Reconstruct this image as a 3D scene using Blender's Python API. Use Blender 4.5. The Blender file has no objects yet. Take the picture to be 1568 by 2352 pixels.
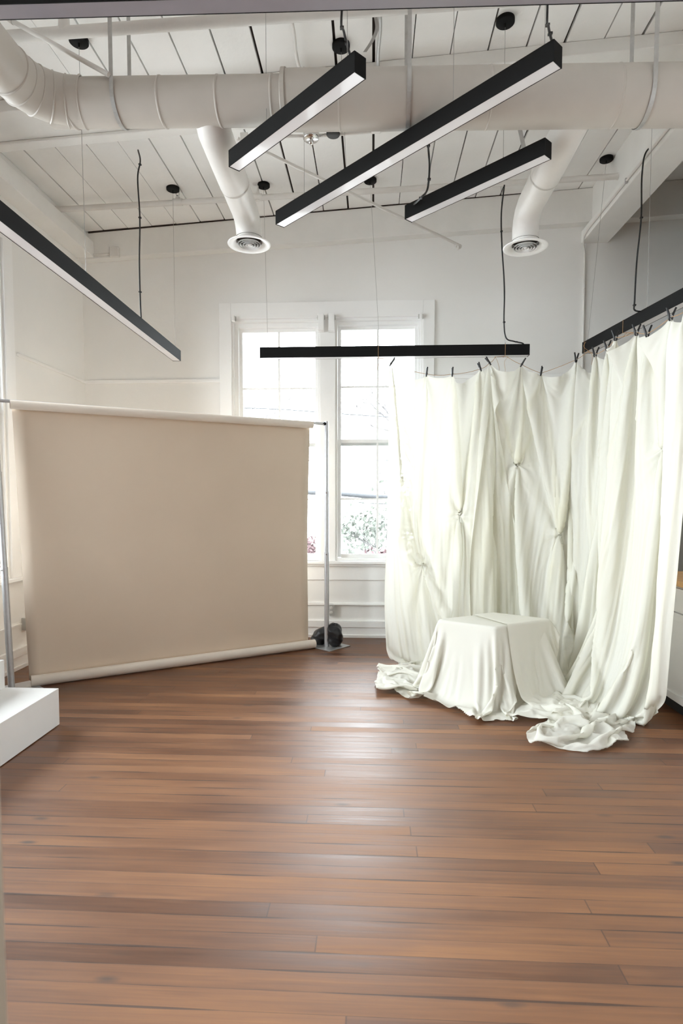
import bpy, math, random
import numpy as np
from mathutils import Vector, Matrix
random.seed(7); RNG = np.random.RandomState(11)
SC = bpy.context.scene; COL = SC.collection
# ------------------------------------------------------------------ camera
EYE = 1.58; FPX = 1370.0
PITCH = math.atan(75.0 / FPX); YAW = math.atan(71.0 / FPX * math.cos(PITCH))
cam = bpy.data.cameras.new('camera'); camo = bpy.data.objects.new('camera', cam); COL.objects.link(camo)
camo.location = (0, 0, EYE); camo.rotation_euler = (math.pi / 2 - PITCH, 0, YAW)
cam.sensor_fit = 'VERTICAL'; cam.sensor_height = 36; cam.lens = FPX / 2352 * 36; cam.shift_y = 47 / 2352
cam.clip_start = 0.02; cam.clip_end = 300
cam.dof.use_dof = True; cam.dof.focus_distance = 5.0; cam.dof.aperture_fstop = 5.0
SC.camera = camo
RM = camo.rotation_euler.to_matrix()
def ray(px, py):
    return RM @ Vector(((px - 784) / FPX, (1223 - py) / FPX, -1))
def atY(px, py, Y):
    d = ray(px, py); t = Y / d.y; return Vector((d.x * t, Y, EYE + d.z * t))
def atZ(px, py, Z):
    d = ray(px, py); t = (Z - EYE) / d.z; return Vector((d.x * t, d.y * t, Z))
def atX(px, py, X):
    d = ray(px, py); t = X / d.x; return Vector((X, d.y * t, EYE + d.z * t))
# ------------------------------------------------------------------ materials
def mat(name, col, rough=0.5, metal=0.0, noise=0.0, nscale=8.0, bump=0.0, bscale=60.0, spec=0.5, coat=0.0):
    m = bpy.data.materials.new(name); m.use_nodes = True; nt = m.node_tree; b = nt.nodes['Principled BSDF']
    b.inputs['Base Color'].default_value = (*col, 1); b.inputs['Roughness'].default_value = rough
    b.inputs['Metallic'].default_value = metal; b.inputs['Specular IOR Level'].default_value = spec
    b.inputs['Coat Weight'].default_value = coat
    tc = nt.nodes.new('ShaderNodeTexCoord')
    if noise:
        n = nt.nodes.new('ShaderNodeTexNoise'); n.inputs['Scale'].default_value = nscale; n.inputs['Detail'].default_value = 5
        nt.links.new(tc.outputs['Object'], n.inputs['Vector'])
        r = nt.nodes.new('ShaderNodeMapRange'); r.inputs['From Min'].default_value = .3; r.inputs['From Max'].default_value = .7
        r.inputs['To Min'].default_value = 1 - noise; r.inputs['To Max'].default_value = 1 + noise
        nt.links.new(n.outputs['Fac'], r.inputs['Value'])
        v = nt.nodes.new('ShaderNodeVectorMath'); v.operation = 'SCALE'; v.inputs[0].default_value = col
        nt.links.new(r.outputs[0], v.inputs['Scale']); nt.links.new(v.outputs[0], b.inputs['Base Color'])
    if bump:
        n = nt.nodes.new('ShaderNodeTexNoise'); n.inputs['Scale'].default_value = bscale; n.inputs['Detail'].default_value = 4
        nt.links.new(tc.outputs['Object'], n.inputs['Vector'])
        k = nt.nodes.new('ShaderNodeBump'); k.inputs['Strength'].default_value = bump; k.inputs['Distance'].default_value = .01
        nt.links.new(n.outputs['Fac'], k.inputs['Height']); nt.links.new(k.outputs[0], b.inputs['Normal'])
    return m
M = {}
M['wall'] = mat('wall_paint', (.87, .865, .85), .55, noise=.02, nscale=1.5, bump=.25, bscale=9)
M['trim'] = mat('trim_paint', (.92, .92, .915), .38, noise=.015, nscale=3, bump=.1, bscale=30)
M['ceil'] = mat('ceiling_paint', (.91, .905, .89), .55, noise=.03, nscale=2.2, bump=.25, bscale=20)
M['beam'] = mat('beam_paint', (.83, .82, .795), .5, noise=.03, nscale=4, bump=.3, bscale=14)
M['fill_cut'] = mat('fill_cut_brown', (.22, .13, .09), .8, noise=.3, nscale=6)  # made-up dark brown for the unseen front wall, cuts fill light
M['jamb'] = mat('beige_jamb_paint', (.40, .35, .28), .5, noise=.05)  # even beige-brown for the near post
M['diff_shade'] = mat('shaded_diffuser', (.26, .24, .27), .2, noise=.03)  # acrylic diffuser with the nearest lamp's underside shade put into its colour
M['gap'] = mat('dark_gap', (.03, .02, .015), .9, noise=.2)
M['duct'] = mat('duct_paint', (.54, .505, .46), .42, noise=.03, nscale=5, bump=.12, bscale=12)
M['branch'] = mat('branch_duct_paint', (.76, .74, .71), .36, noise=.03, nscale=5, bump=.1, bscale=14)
M['pipe'] = mat('pipe_paint', (.74, .72, .69), .4, noise=.03, bump=.1, bscale=40)
M['black'] = mat('black_anodised', (.006, .006, .006), .75, spec=.18, noise=.1, nscale=90)
M['cord'] = mat('black_cord', (.012, .012, .013), .5, noise=.1, nscale=60)
M['wire'] = mat('steel_wire', (.42, .41, .40), .35, .8, noise=.05)
M['diff'] = mat('acrylic_diffuser', (.78, .77, .80), .12, noise=.02, nscale=2, coat=.3)
M['strap'] = mat('galvanised_strap', (.50, .50, .49), .4, .5, noise=.08, nscale=30)
M['chrome'] = mat('chrome', (.8, .8, .8), .08, 1.0, noise=.02)
M['alu'] = mat('brushed_aluminium', (.60, .61, .63), .36, .6, noise=.04, nscale=40)
M['paper'] = mat('beige_paper', (.80, .675, .545), .75, noise=.02, nscale=2, bump=.05, bscale=220, spec=.25)
M['rollp'] = mat('beige_paper_roll', (.85, .77, .68), .6, noise=.02, nscale=4, spec=.35)
M['core'] = mat('cardboard_core', (.20, .12, .08), .8, noise=.1)
M['bag'] = mat('black_vinyl_bag', (.012, .012, .014), .38, noise=.2, nscale=20, bump=.5, bscale=24)
M['white'] = mat('white_plinth_paint', (.83, .83, .82), .45, noise=.015, nscale=3, bump=.05, bscale=40)
M['cab'] = mat('cabinet_paint', (.80, .79, .80), .35, noise=.01, bump=.03)
M['butcher'] = mat('butcher_block', (.62, .36, .15), .4, noise=.18, nscale=14, bump=.05)
M['twine'] = mat('jute_twine', (.42, .25, .12), .8, noise=.2, nscale=300)
M['clip'] = mat('black_clip_plastic', (.010, .010, .012), .35, noise=.1, nscale=80)
M['plate'] = mat('outlet_plate', (.55, .55, .53), .4, .3, noise=.05)
M['ivory'] = mat('outlet_face', (.80, .80, .76), .35, noise=.02)
M['dark'] = mat('dark_slot', (.02, .02, .02), .6, noise=.1)
M['bark'] = mat('bark', (.085, .08, .08), .9, noise=.3)
M['blossom'] = mat('pink_blossom', (.088, .050, .054), .8, noise=.3, nscale=2)
M['leaf'] = mat('pale_leaf', (.17, .185, .16), .8, noise=.3, nscale=2)
M['cable'] = mat('utility_cable', (.032, .034, .038), .7, noise=.1)
M['earth'] = mat('street_ground', (.32, .31, .30), .9, noise=.1, nscale=.3)
M['facade'] = mat('pale_facade', (.4, .4, .4), .9, noise=.05)
def glass_mat():
    m = bpy.data.materials.new('window_glass'); m.use_nodes = True; nt = m.node_tree; nt.nodes.clear()
    o = nt.nodes.new('ShaderNodeOutputMaterial'); t = nt.nodes.new('ShaderNodeBsdfTransparent'); g = nt.nodes.new('ShaderNodeBsdfGlossy')
    g.inputs['Roughness'].default_value = .02; t.inputs[0].default_value = (.96, .975, .97, 1)
    x = nt.nodes.new('ShaderNodeMixShader'); f = nt.nodes.new('ShaderNodeFresnel'); f.inputs[0].default_value = 1.25
    n = nt.nodes.new('ShaderNodeTexNoise'); n.inputs['Scale'].default_value = 3
    k = nt.nodes.new('ShaderNodeBump'); k.inputs['Strength'].default_value = .03
    nt.links.new(n.outputs['Fac'], k.inputs['Height']); nt.links.new(k.outputs[0], g.inputs['Normal'])
    nt.links.new(f.outputs[0], x.inputs[0]); nt.links.new(t.outputs[0], x.inputs[1]); nt.links.new(g.outputs[0], x.inputs[2])
    nt.links.new(x.outputs[0], o.inputs[0]); return m
M['glass'] = glass_mat()
def fabric_mat(name, col, tcol, tr, clear=0.0):
    m = bpy.data.materials.new(name); m.use_nodes = True; nt = m.node_tree; nt.nodes.clear()
    o = nt.nodes.new('ShaderNodeOutputMaterial'); d = nt.nodes.new('ShaderNodeBsdfDiffuse'); t = nt.nodes.new('ShaderNodeBsdfTranslucent')
    d.inputs[0].default_value = (*col, 1); t.inputs[0].default_value = (*tcol, 1)
    x = nt.nodes.new('ShaderNodeMixShader'); x.inputs[0].default_value = tr
    tc = nt.nodes.new('ShaderNodeTexCoord'); n = nt.nodes.new('ShaderNodeTexNoise'); n.inputs['Scale'].default_value = 260; n.inputs['Detail'].default_value = 3
    nt.links.new(tc.outputs['Object'], n.inputs['Vector'])
    k = nt.nodes.new('ShaderNodeBump'); k.inputs['Strength'].default_value = .12; k.inputs['Distance'].default_value = .002
    nt.links.new(n.outputs['Fac'], k.inputs['Height']); nt.links.new(k.outputs[0], d.inputs['Normal'])
    nt.links.new(d.outputs[0], x.inputs[1]); nt.links.new(t.outputs[0], x.inputs[2])
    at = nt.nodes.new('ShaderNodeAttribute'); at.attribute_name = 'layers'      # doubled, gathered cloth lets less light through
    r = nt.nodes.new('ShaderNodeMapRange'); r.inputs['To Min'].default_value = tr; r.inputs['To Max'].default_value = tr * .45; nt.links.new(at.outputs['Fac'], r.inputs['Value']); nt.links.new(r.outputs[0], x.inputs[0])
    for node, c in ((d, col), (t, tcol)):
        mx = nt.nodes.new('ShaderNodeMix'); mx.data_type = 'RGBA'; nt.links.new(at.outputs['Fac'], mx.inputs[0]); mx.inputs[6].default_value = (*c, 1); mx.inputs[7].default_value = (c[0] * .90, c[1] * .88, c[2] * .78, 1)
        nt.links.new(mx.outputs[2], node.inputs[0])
    if clear:
        tp = nt.nodes.new('ShaderNodeBsdfTransparent'); y = nt.nodes.new('ShaderNodeMixShader'); y.inputs[0].default_value = clear
        nt.links.new(x.outputs[0], y.inputs[1]); nt.links.new(tp.outputs[0], y.inputs[2]); nt.links.new(y.outputs[0], o.inputs[0])
    else:
        nt.links.new(x.outputs[0], o.inputs[0])
    return m
M['sheer'] = fabric_mat('sheer_cream_fabric', (.87, .865, .80), (.85, .84, .77), .33, .045)
M['cloth'] = fabric_mat('cream_fabric', (.85, .84, .77), (.83, .81, .73), .22)
def floor_mat():
    m = bpy.data.materials.new('old_pine_floor'); m.use_nodes = True; nt = m.node_tree; N = nt.nodes; L = nt.links
    b = N['Principled BSDF']; tc = N.new('ShaderNodeTexCoord'); sp = N.new('ShaderNodeSeparateXYZ'); L.new(tc.outputs['Object'], sp.inputs[0])
    def math_(op, a, c=None, d=None):
        n = N.new('ShaderNodeMath'); n.operation = op
        for i, v in enumerate((a, c, d)):
            if v is None: continue
            if isinstance(v, (int, float)): n.inputs[i].default_value = v
            else: L.new(v, n.inputs[i])
        return n.outputs[0]
    W = .083
    row = math_('DIVIDE', sp.outputs['Y'], W); rf = math_('FLOOR', row); fr = math_('FRACT', row)
    wn = N.new('ShaderNodeTexWhiteNoise'); wn.noise_dimensions = '1D'; L.new(rf, wn.inputs['W'])
    xs = math_('ADD', math_('DIVIDE', sp.outputs['X'], 4.2), math_('MULTIPLY', wn.outputs['Value'], 7.3))
    seg = math_('FLOOR', xs); sf = math_('FRACT', xs)
    cb = N.new('ShaderNodeCombineXYZ'); L.new(rf, cb.inputs[0]); L.new(seg, cb.inputs[1])
    wb = N.new('ShaderNodeTexWhiteNoise'); wb.noise_dimensions = '2D'; L.new(cb.outputs[0], wb.inputs['Vector'])
    # grain
    gv = N.new('ShaderNodeCombineXYZ'); L.new(math_('ADD', math_('MULTIPLY', sp.outputs['X'], 1.1), math_('MULTIPLY', wb.outputs['Value'], 40)), gv.inputs[0])
    L.new(math_('MULTIPLY', sp.outputs['Y'], 34.0), gv.inputs[1]); L.new(math_('MULTIPLY', rf, 3.7), gv.inputs[2])
    g = N.new('ShaderNodeTexNoise'); g.inputs['Scale'].default_value = 1.6; g.inputs['Detail'].default_value = 7; g.inputs['Roughness'].default_value = .62
    g.inputs['Distortion'].default_value = .6; L.new(gv.outputs[0], g.inputs['Vector'])
    bl = N.new('ShaderNodeTexNoise'); bl.inputs['Scale'].default_value = 1.3; bl.inputs['Detail'].default_value = 4
    mp = N.new('ShaderNodeMapping'); mp.inputs['Scale'].default_value = (.8, 3.0, 1); L.new(tc.outputs['Object'], mp.inputs[0]); L.new(mp.outputs[0], bl.inputs['Vector'])
    f = math_('ADD', math_('MULTIPLY', wb.outputs['Value'], .24), math_('ADD', math_('MULTIPLY', g.outputs['Fac'], .5), math_('MULTIPLY', bl.outputs['Fac'], .50)))
    cr = N.new('ShaderNodeValToRGB'); L.new(f, cr.inputs[0]); E = cr.color_ramp.elements
    E[0].position = .30; E[0].color = (.055, .021, .012, 1); E[1].position = .95; E[1].color = (.31, .135, .044, 1)
    e = E.new(.52); e.color = (.120, .045, .018, 1); e = E.new(.72); e.color = (.200, .081, .029, 1)
    # knots
    kv = N.new('ShaderNodeMapping'); kv.inputs['Scale'].default_value = (1.35, 4.2, 1); L.new(tc.outputs['Object'], kv.inputs[0])
    vo = N.new('ShaderNodeTexVoronoi'); vo.voronoi_dimensions = '2D'; vo.inputs['Scale'].default_value = 1.0; L.new(kv.outputs[0], vo.inputs['Vector'])
    kn = N.new('ShaderNodeMapRange'); kn.inputs['From Min'].default_value = .02; kn.inputs['From Max'].default_value = .075
    kn.inputs['To Min'].default_value = 1; kn.inputs['To Max'].default_value = 0
    L.new(math_('ADD', vo.outputs['Distance'], math_('MULTIPLY', math_('SUBTRACT', g.outputs['Fac'], .5), .06)), kn.inputs['Value'])
    mk = N.new('ShaderNodeMix'); mk.data_type = 'RGBA'; ks = N.new('ShaderNodeSeparateColor'); L.new(vo.outputs['Color'], ks.inputs[0]); L.new(math_('MULTIPLY', kn.outputs[0], math_('MULTIPLY', math_('GREATER_THAN', ks.outputs[0], .55), math_('MULTIPLY', ks.outputs[1], .9))), mk.inputs[0]); L.new(cr.outputs[0], mk.inputs[6]); mk.inputs[7].default_value = (.035, .024, .020, 1)
    # gaps between boards: thin, in broken runs
    gn = N.new('ShaderNodeTexNoise'); gn.noise_dimensions = '2D'; gn.inputs['Scale'].default_value = 1.0; gn.inputs['Detail'].default_value = 2
    gc = N.new('ShaderNodeCombineXYZ'); L.new(math_('MULTIPLY', sp.outputs['X'], 1.6), gc.inputs[0]); L.new(math_('MULTIPLY', math_('ROUND', row), 5.3), gc.inputs[1]); L.new(gc.outputs[0], gn.inputs['Vector'])
    gw = math_('MULTIPLY', math_('MAXIMUM', math_('SUBTRACT', gn.outputs['Fac'], .46), 0.0), .24)
    gw = math_('ADD', gw, .009)
    ed = math_('MINIMUM', fr, math_('SUBTRACT', 1.0, fr))
    gl = math_('LESS_THAN', ed, gw)
    es = math_('LESS_THAN', math_('MINIMUM', sf, math_('SUBTRACT', 1.0, sf)), .0006)
    ga = math_('MAXIMUM', math_('MULTIPLY', gl, .75), math_('MULTIPLY', es, .6))
    mg = N.new('ShaderNodeMix'); mg.data_type = 'RGBA'; L.new(ga, mg.inputs[0]); L.new(mk.outputs[2], mg.inputs[6]); mg.inputs[7].default_value = (.022, .008, .005, 1)
    L.new(mg.outputs[2], b.inputs['Base Color'])
    rr = N.new('ShaderNodeMapRange'); L.new(math_('ADD', math_('MULTIPLY', g.outputs['Fac'], .5), math_('MULTIPLY', bl.outputs['Fac'], .5)), rr.inputs['Value'])
    rr.inputs['From Min'].default_value = .3; rr.inputs['From Max'].default_value = .7; rr.inputs['To Min'].default_value = .37; rr.inputs['To Max'].default_value = .58
    L.new(math_('ADD', rr.outputs[0], math_('MULTIPLY', math_('SUBTRACT', wb.outputs['Value'], .5), .14)), b.inputs['Roughness']); b.inputs['Specular IOR Level'].default_value = .9
    # board cupping + grain relief
    cup = math_('MULTIPLY', math_('POWER', math_('ABSOLUTE', math_('SUBTRACT', fr, .5)), 2.0), -1.2)
    hh = math_('ADD', math_('ADD', cup, math_('MULTIPLY', wb.outputs['Value'], .35)), math_('ADD', math_('MULTIPLY', g.outputs['Fac'], .30), math_('MULTIPLY', ga, -.9)))
    bp = N.new('ShaderNodeBump'); bp.inputs['Strength'].default_value = .32; bp.inputs['Distance'].default_value = .004
    L.new(hh, bp.inputs['Height']); L.new(bp.outputs[0], b.inputs['Normal'])
    return m
M['floor'] = floor_mat()
# ------------------------------------------------------------------ mesh helpers
class MB:
    def __init__(s): s.v = []; s.f = []; s.sm = []
    def add(s, vs, fs, smooth=False):
        o = len(s.v); s.v += [tuple(p) for p in vs]; s.f += [tuple(i + o for i in f) for f in fs]; s.sm += [smooth] * len(fs); return s
    def box(s, lo, hi):
        x0, y0, z0 = lo; x1, y1, z1 = hi
        return s.add([(x0,y0,z0),(x1,y0,z0),(x1,y1,z0),(x0,y1,z0),(x0,y0,z1),(x1,y0,z1),(x1,y1,z1),(x0,y1,z1)],
            [(0,3,2,1),(4,5,6,7),(0,1,5,4),(1,2,6,5),(2,3,7,6),(3,0,4,7)])
    def hexa(s, p): return s.add(p, [(0,3,2,1),(4,5,6,7),(0,1,5,4),(1,2,6,5),(2,3,7,6),(3,0,4,7)])
    def bar(s, a, b, w, h, up=(0,0,1)):      # w across, h along up; centred on the line a-b
        a = Vector(a); b = Vector(b); d = (b - a).normalized(); u = Vector(up); x = d.cross(u).normalized(); u = x.cross(d).normalized()
        P = []
        for c in (a, b):
            for i, j in ((-1,-1),(1,-1),(1,1),(-1,1)): P.append(c + x * i * w / 2 + u * j * h / 2)
        return s.add(P, [(0,1,2,3),(7,6,5,4),(0,4,5,1),(1,5,6,2),(2,6,7,3),(3,7,4,0)])
    def tube(s, pts, r, n=14, caps=True, smooth=True):
        pts = [Vector(p) for p in pts]; R = r if isinstance(r, (list, tuple)) else [r] * len(pts)
        d0 = (pts[1] - pts[0]).normalized(); x = d0.orthogonal().normalized(); V = []; prev = d0
        for i, p in enumerate(pts):
            if i == 0: d = d0
            elif i == len(pts) - 1: d = (pts[i] - pts[i-1]).normalized()
            else: d = ((pts[i] - pts[i-1]).normalized() + (pts[i+1] - pts[i]).normalized()).normalized()
            q = prev.rotation_difference(d); x = q @ x; x = (x - d * x.dot(d)).normalized(); y = d.cross(x); prev = d
            for k in range(n):
                t = 2 * math.pi * k / n; V.append(p + (x * math.cos(t) + y * math.sin(t)) * R[i])
        F = []
        for i in range(len(pts) - 1):
            for k in range(n):
                a = i * n + k; b = i * n + (k + 1) % n; F.append((a, b, b + n, a + n))
        s.add(V, F, smooth)
        if caps: s.add(V[:n], [tuple(range(n))[::-1]]); s.add(V[-n:], [tuple(range(n))])
        return s
    def lathe(s, prof, c=(0,0,0), n=40, smooth=True, axis='Z'):
        V = []; F = []
        for r, z in prof:
            for k in range(n):
                t = 2 * math.pi * k / n; x, y = r * math.cos(t), r * math.sin(t)
                p = {'Z': (x, y, z), 'X': (z, x, y), 'Y': (x, z, y)}[axis]
                V.append((c[0] + p[0], c[1] + p[1], c[2] + p[2]))
        for i in range(len(prof) - 1):
            for k in range(n):
                a = i * n + k; b = i * n + (k + 1) % n; F.append((a, b, b + n, a + n))
        return s.add(V, F, smooth)
    def build(s, name, m, parent=None, bevel=0.0, seg=2):
        me = bpy.data.meshes.new(name); me.from_pydata(s.v, [], s.f); me.materials.append(M[m] if isinstance(m, str) else m)
        me.polygons.foreach_set('use_smooth', s.sm); me.update()
        o = bpy.data.objects.new(name, me); COL.objects.link(o)
        if parent is not None: put(o, parent)
        if bevel:
            b = o.modifiers.new('bevel', 'BEVEL'); b.width = bevel; b.segments = seg; b.limit_method = 'ANGLE'; b.angle_limit = .6
        return o
def put(o, parent):
    o.parent = parent; o.matrix_parent_inverse = Matrix.Translation(parent.location).inverted()
def thing(name, label, cat, loc=(0,0,0), group=None, kind=None):
    o = bpy.data.objects.new(name, None); COL.objects.link(o); o.location = loc; o.empty_display_size = .1
    return tag(o, label, cat, group, kind)
def tag(o, label=None, cat=None, group=None, kind=None):
    if label: o['label'] = label
    if cat: o['category'] = cat
    if group: o['group'] = group
    if kind: o['kind'] = kind
    return o
def struct(o, label=None): o['kind'] = 'structure'; return tag(o, label) if label else o
def spline(P, k=8):
    P = [Vector(p) for p in P]; Q = [P[0] * 2 - P[1]] + P + [P[-1] * 2 - P[-2]]; out = []
    for i in range(1, len(Q) - 2):
        for j in range(k):
            t = j / k; a, b, c, d = Q[i-1], Q[i], Q[i+1], Q[i+2]
            out.append(.5 * ((2*b) + (c - a)*t + (2*a - 5*b + 4*c - d)*t*t + (3*b - a - 3*c + d)*t**3))
    return out + [P[-1]]
# ================================================================== the room
D = 6.79; XL = -3.31
def zc(x): return 4.76 + .062 * x
zcv = zc
st = MB().box((XL - .3, -3.3, -.1), (5.4, D + .25, 0)).build('floor', 'floor'); struct(st)
# ceiling boards running towards the window wall, with open joints
m = MB(); pit = .2725; k = -13
while k * pit < 5.3:
    x0 = k * pit + .01; g0 = random.choice([.007, .012, .018, .013, .020, .010]); x1 = x0 + pit - g0
    x0_, x1_ = x0, x1; y0, y1 = -3.3, D + .2
    dz = random.uniform(-.002, .002)
    m.hexa([(x0_,y0,zc(x0_)+dz),(x1_,y0,zc(x1_)+dz),(x1_,y1,zc(x1_)+dz),(x0_,y1,zc(x0_)+dz),(x0_,y0,zc(x0_)+.03),(x1_,y0,zc(x1_)+.03),(x1_,y1,zc(x1_)+.03),(x0_,y1,zc(x0_)+.03)]); k += 1
ce = m.build('ceiling', 'ceil'); struct(ce)
q = MB().hexa([(-3.7,-3.3,zc(-3.7)+.03),(5.4,-3.3,zc(5.4)+.03),(5.4,D+.2,zc(5.4)+.03),(-3.7,D+.2,zc(-3.7)+.03),(-3.7,-3.3,5.4),(5.4,-3.3,5.4),(5.4,D+.2,5.4),(-3.7,D+.2,5.4)]).build('ceiling_backing', 'gap', ce)
# window rectangle in the back wall
wx0 = atY(533, 900, D).x; wx1 = atY(970, 900, D).x; wz0 = atY(750, 1288, D).z; wz1 = atY(750, 731, D).z
T = .28
def wall_y(name, x0, x1, y0, y1, z1, holes, m='wall'):
    mb = MB(); xs = x0
    for (a, b, c, d) in sorted(holes):
        mb.box((xs, y0, 0), (a, y1, z1)); mb.box((a, y0, 0), (b, y1, c)); mb.box((a, y0, d), (b, y1, z1)); xs = b
    mb.box((xs, y0, 0), (x1, y1, z1)); return struct(mb.build(name, m))
def wall_x(name, x0, x1, y0, y1, z1, holes, m='wall'):
    mb = MB(); ys = y0
    for (a, b, c, d) in sorted(holes):
        mb.box((x0, ys, 0), (x1, a, z1)); mb.box((x0, a, 0), (x1, b, c)); mb.box((x0, a, d), (x1, b, z1)); ys = b
    mb.box((x0, ys, 0), (x1, y1, z1)); return struct(mb.build(name, m))
wall_y('wall_back', XL - .3, 5.4, D, D + T, 5.3, [(wx0, wx1, wz0, wz1)])
LW = [(-2.4, -.6, .88, 3.9), (.2, 1.7, .88, 3.9), (2.05, 3.4, .88, 3.9), (3.75, 5.27, .88, 3.9)]
wall_x('wall_left', XL - T, XL, -3.3, D, 5.3, LW)
wall_x('wall_right', 2.78, 2.95, -3.0, 5.46, 5.2, [])
wall_x('wall_alcove', 5.2, 5.4, -3.0, D, 5.3, [])
wall_y('wall_front_unseen', XL - .3, 5.4, -3.3, -3.0, 5.3, [], 'fill_cut')  # unseen wall behind the camera, coloured dark to reduce fill light
# sash windows ------------------------------------------------------
def sash_window(name, o, ux, uy, w, h, gx0=.05, gx1=.05, gtop=.05, gbot=.05, depth=.10):
    """o lower-left corner at the wall's inner face, ux along, uy outward"""
    ux = Vector(ux); uy = Vector(uy); o = Vector(o)
    root = bpy.data.objects.new(name, None); COL.objects.link(root); root.location = o; struct(root)
    def bx(mb, a, b, c, d, e, f):
        P = []
        for z in (c, d):
            for (s, t) in ((a, e), (b, e), (b, f), (a, f)): P.append(o + ux * s + uy * t + Vector((0, 0, z)))
        if (ux.cross(uy)).z < 0: P = [P[3], P[2], P[1], P[0], P[7], P[6], P[5], P[4]]
        mb.hexa(P)
    f = MB(); bx(f, 0, .022, 0, h, .0, T); bx(f, w - .022, w, 0, h, .0, T); bx(f, .022, w - .022, h - .03, h, .0, T); bx(f, .022, w - .022, 0, .03, .0, T)
    bx(f, .022, gx0 - .035, .03, h - .03, .05, .13); bx(f, w - gx1 + .035, w - .022, .03, h - .03, .05, .13) ; bx(f, gx0 - .035, w - gx1 + .035, h - gtop + .035, h - .03, .05, .13)
    f.build('frame', 'trim', root, .003, 1)
    gx0r, gx1r = gx0, w - gx1; zb, zt = gbot, h - gtop; zm = (zb + zt) / 2; xm = (gx0r + gx1r) / 2
    for nm, a, b, e in (('upper_sash', zm, zt, .11), ('lower_sash', zb, zm, .075)):
        s = MB()
        bx(s, gx0r - .045, gx0r, a - .03, b + .04, e, e + .04); bx(s, gx1r, gx1r + .045, a - .03, b + .04, e, e + .04)
        bx(s, gx0r, gx1r, b, b + .04, e, e + .04); bx(s, gx0r, gx1r, a - .03 if a > zb else a - .05, a + .008, e, e + .04)
        bx(s, xm - .012, xm + .012, a, b, e + .005, e + .035); z2 = (a + b) / 2; bx(s, gx0r, gx1r, z2 - .010, z2 + .010, e + .006, e + .034)
        so = s.build(nm, 'trim', root, .002, 1)
        g = MB(); bx(g, gx0r - .005, gx1r + .005, a, b, e + .018, e + .022); g.build('pane', 'glass', so)
    l = bpy.data.lights.new('daylight_portal', 'AREA'); l.shape = 'RECTANGLE'; l.size = w; l.size_y = h; l.cycles.is_portal = True
    lo = bpy.data.objects.new('daylight_portal', l); COL.objects.link(lo); c = o + ux * w / 2 + uy * (T + .02) + Vector((0, 0, h / 2)); lo.location = c
    lo.rotation_euler = (-uy).to_track_quat('-Z', 'Y').to_euler()
    return root
xa = atY(735, 900, D).x; xb = atY(770, 900, D).x
X = lambda px: atY(px, 1000, D + .09).x
sash_window('window_1', (wx0, D, wz0), (1,0,0), (0,1,0), xa - wx0, wz1 - wz0, X(558) - wx0, xa - X(724), .115, .065)
sash_window('window_2', (xb, D, wz0), (1,0,0), (0,1,0), wx1 - xb, wz1 - wz0, X(783) - xb, wx1 - X(951), .10, .065)
for i, (a, b, c, d) in enumerate(LW):
    sash_window('window_%d' % (i + 3), (XL, a, c), (0,1,0), (-1,0,0), b - a, d - c, .09, .09, .1, .07)
    mb = MB(); 
    for y0, y1, z0, z1 in ((a - .14, a, c - .02, d + .16), (b, b + .14, c - .02, d + .16), (a, b, d, d + .16)): mb.box((XL, y0, z0), (XL + .025, y1, z1))
    mb.box((XL, a - .18, c - .05), (XL + .06, b + .18, c - .02)); struct(mb.build('trim_%d' % (20 + i), 'trim', None, .003, 1))
# casing, mullion, sill, apron and rails of the back wall
cx0 = atY(505, 800, D).x; cx1 = atY(997, 800, D).x; czt = atY(750, 694, D).z
m = MB()
m.box((cx0, D - .028, wz0), (wx0, D, czt)); m.box((wx1, D - .028, wz0), (cx1, D, czt)); m.box((wx0, D - .028, wz1), (wx1, D, czt))
struct(m.build('trim_1', 'trim', None, .004, 2))
struct(MB().box((xa, D - .02, wz0), (xb, D + T, wz1)).build('trim_2', 'trim', None, .003, 2))
m = MB().box((cx0 - .06, D - .075, wz0 - .03), (cx1 + .06, D + .05, wz0)); m.box((cx0 - .03, D - .04, wz0 - .06), (cx1 + .03, D, wz0 - .03))
struct(m.build('trim_3', 'trim', None, .004, 2))
zr = [atY(800, y, D).z for y in (1332, 1384, 1391, 1425, 1440, 1467)]
struct(MB().box((XL, D - .014, zr[0]), (2.4, D, wz0 - .06)).build('trim_4', 'trim', None, .003, 1))
struct(MB().box((XL, D - .018, zr[2]+.005), (2.4, D, zr[1])).build('trim_5', 'trim', None, .003, 1))
m = MB().box((XL, D - .02, 0), (5.2, D, zr[4])); m.box((XL, D - .03, zr[4]), (5.2, D, zr[3])); m.box((XL, D - .035, 0), (5.2, D, .035))
struct(m.build('baseboard_back', 'trim', None, .003, 2))
m = MB().box((XL, -3, 0), (XL + .02, D, zr[4])); m.box((XL, -3, zr[4]), (XL + .03, D, zr[3])); m.box((XL, -3, 0), (XL + .035, D, .035))
struct(m.build('baseboard_left', 'trim', None, .003, 2))
zp = atY(300, 877, D).z
struct(MB().box((XL, D - .022, zp - .02), (cx0, D, zp + .02)).build('trim_6', 'trim', None, .004, 2))
struct(MB().box((cx1, D - .022, zp - .005), (2.4, D, zp + .035)).build('trim_7', 'trim', None, .004, 2))
struct(MB().box((XL, LW[3][1] + .2, zp - .015), (XL + .018, D, zp + .015)).build('trim_8', 'wall', None, .004, 2))
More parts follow.
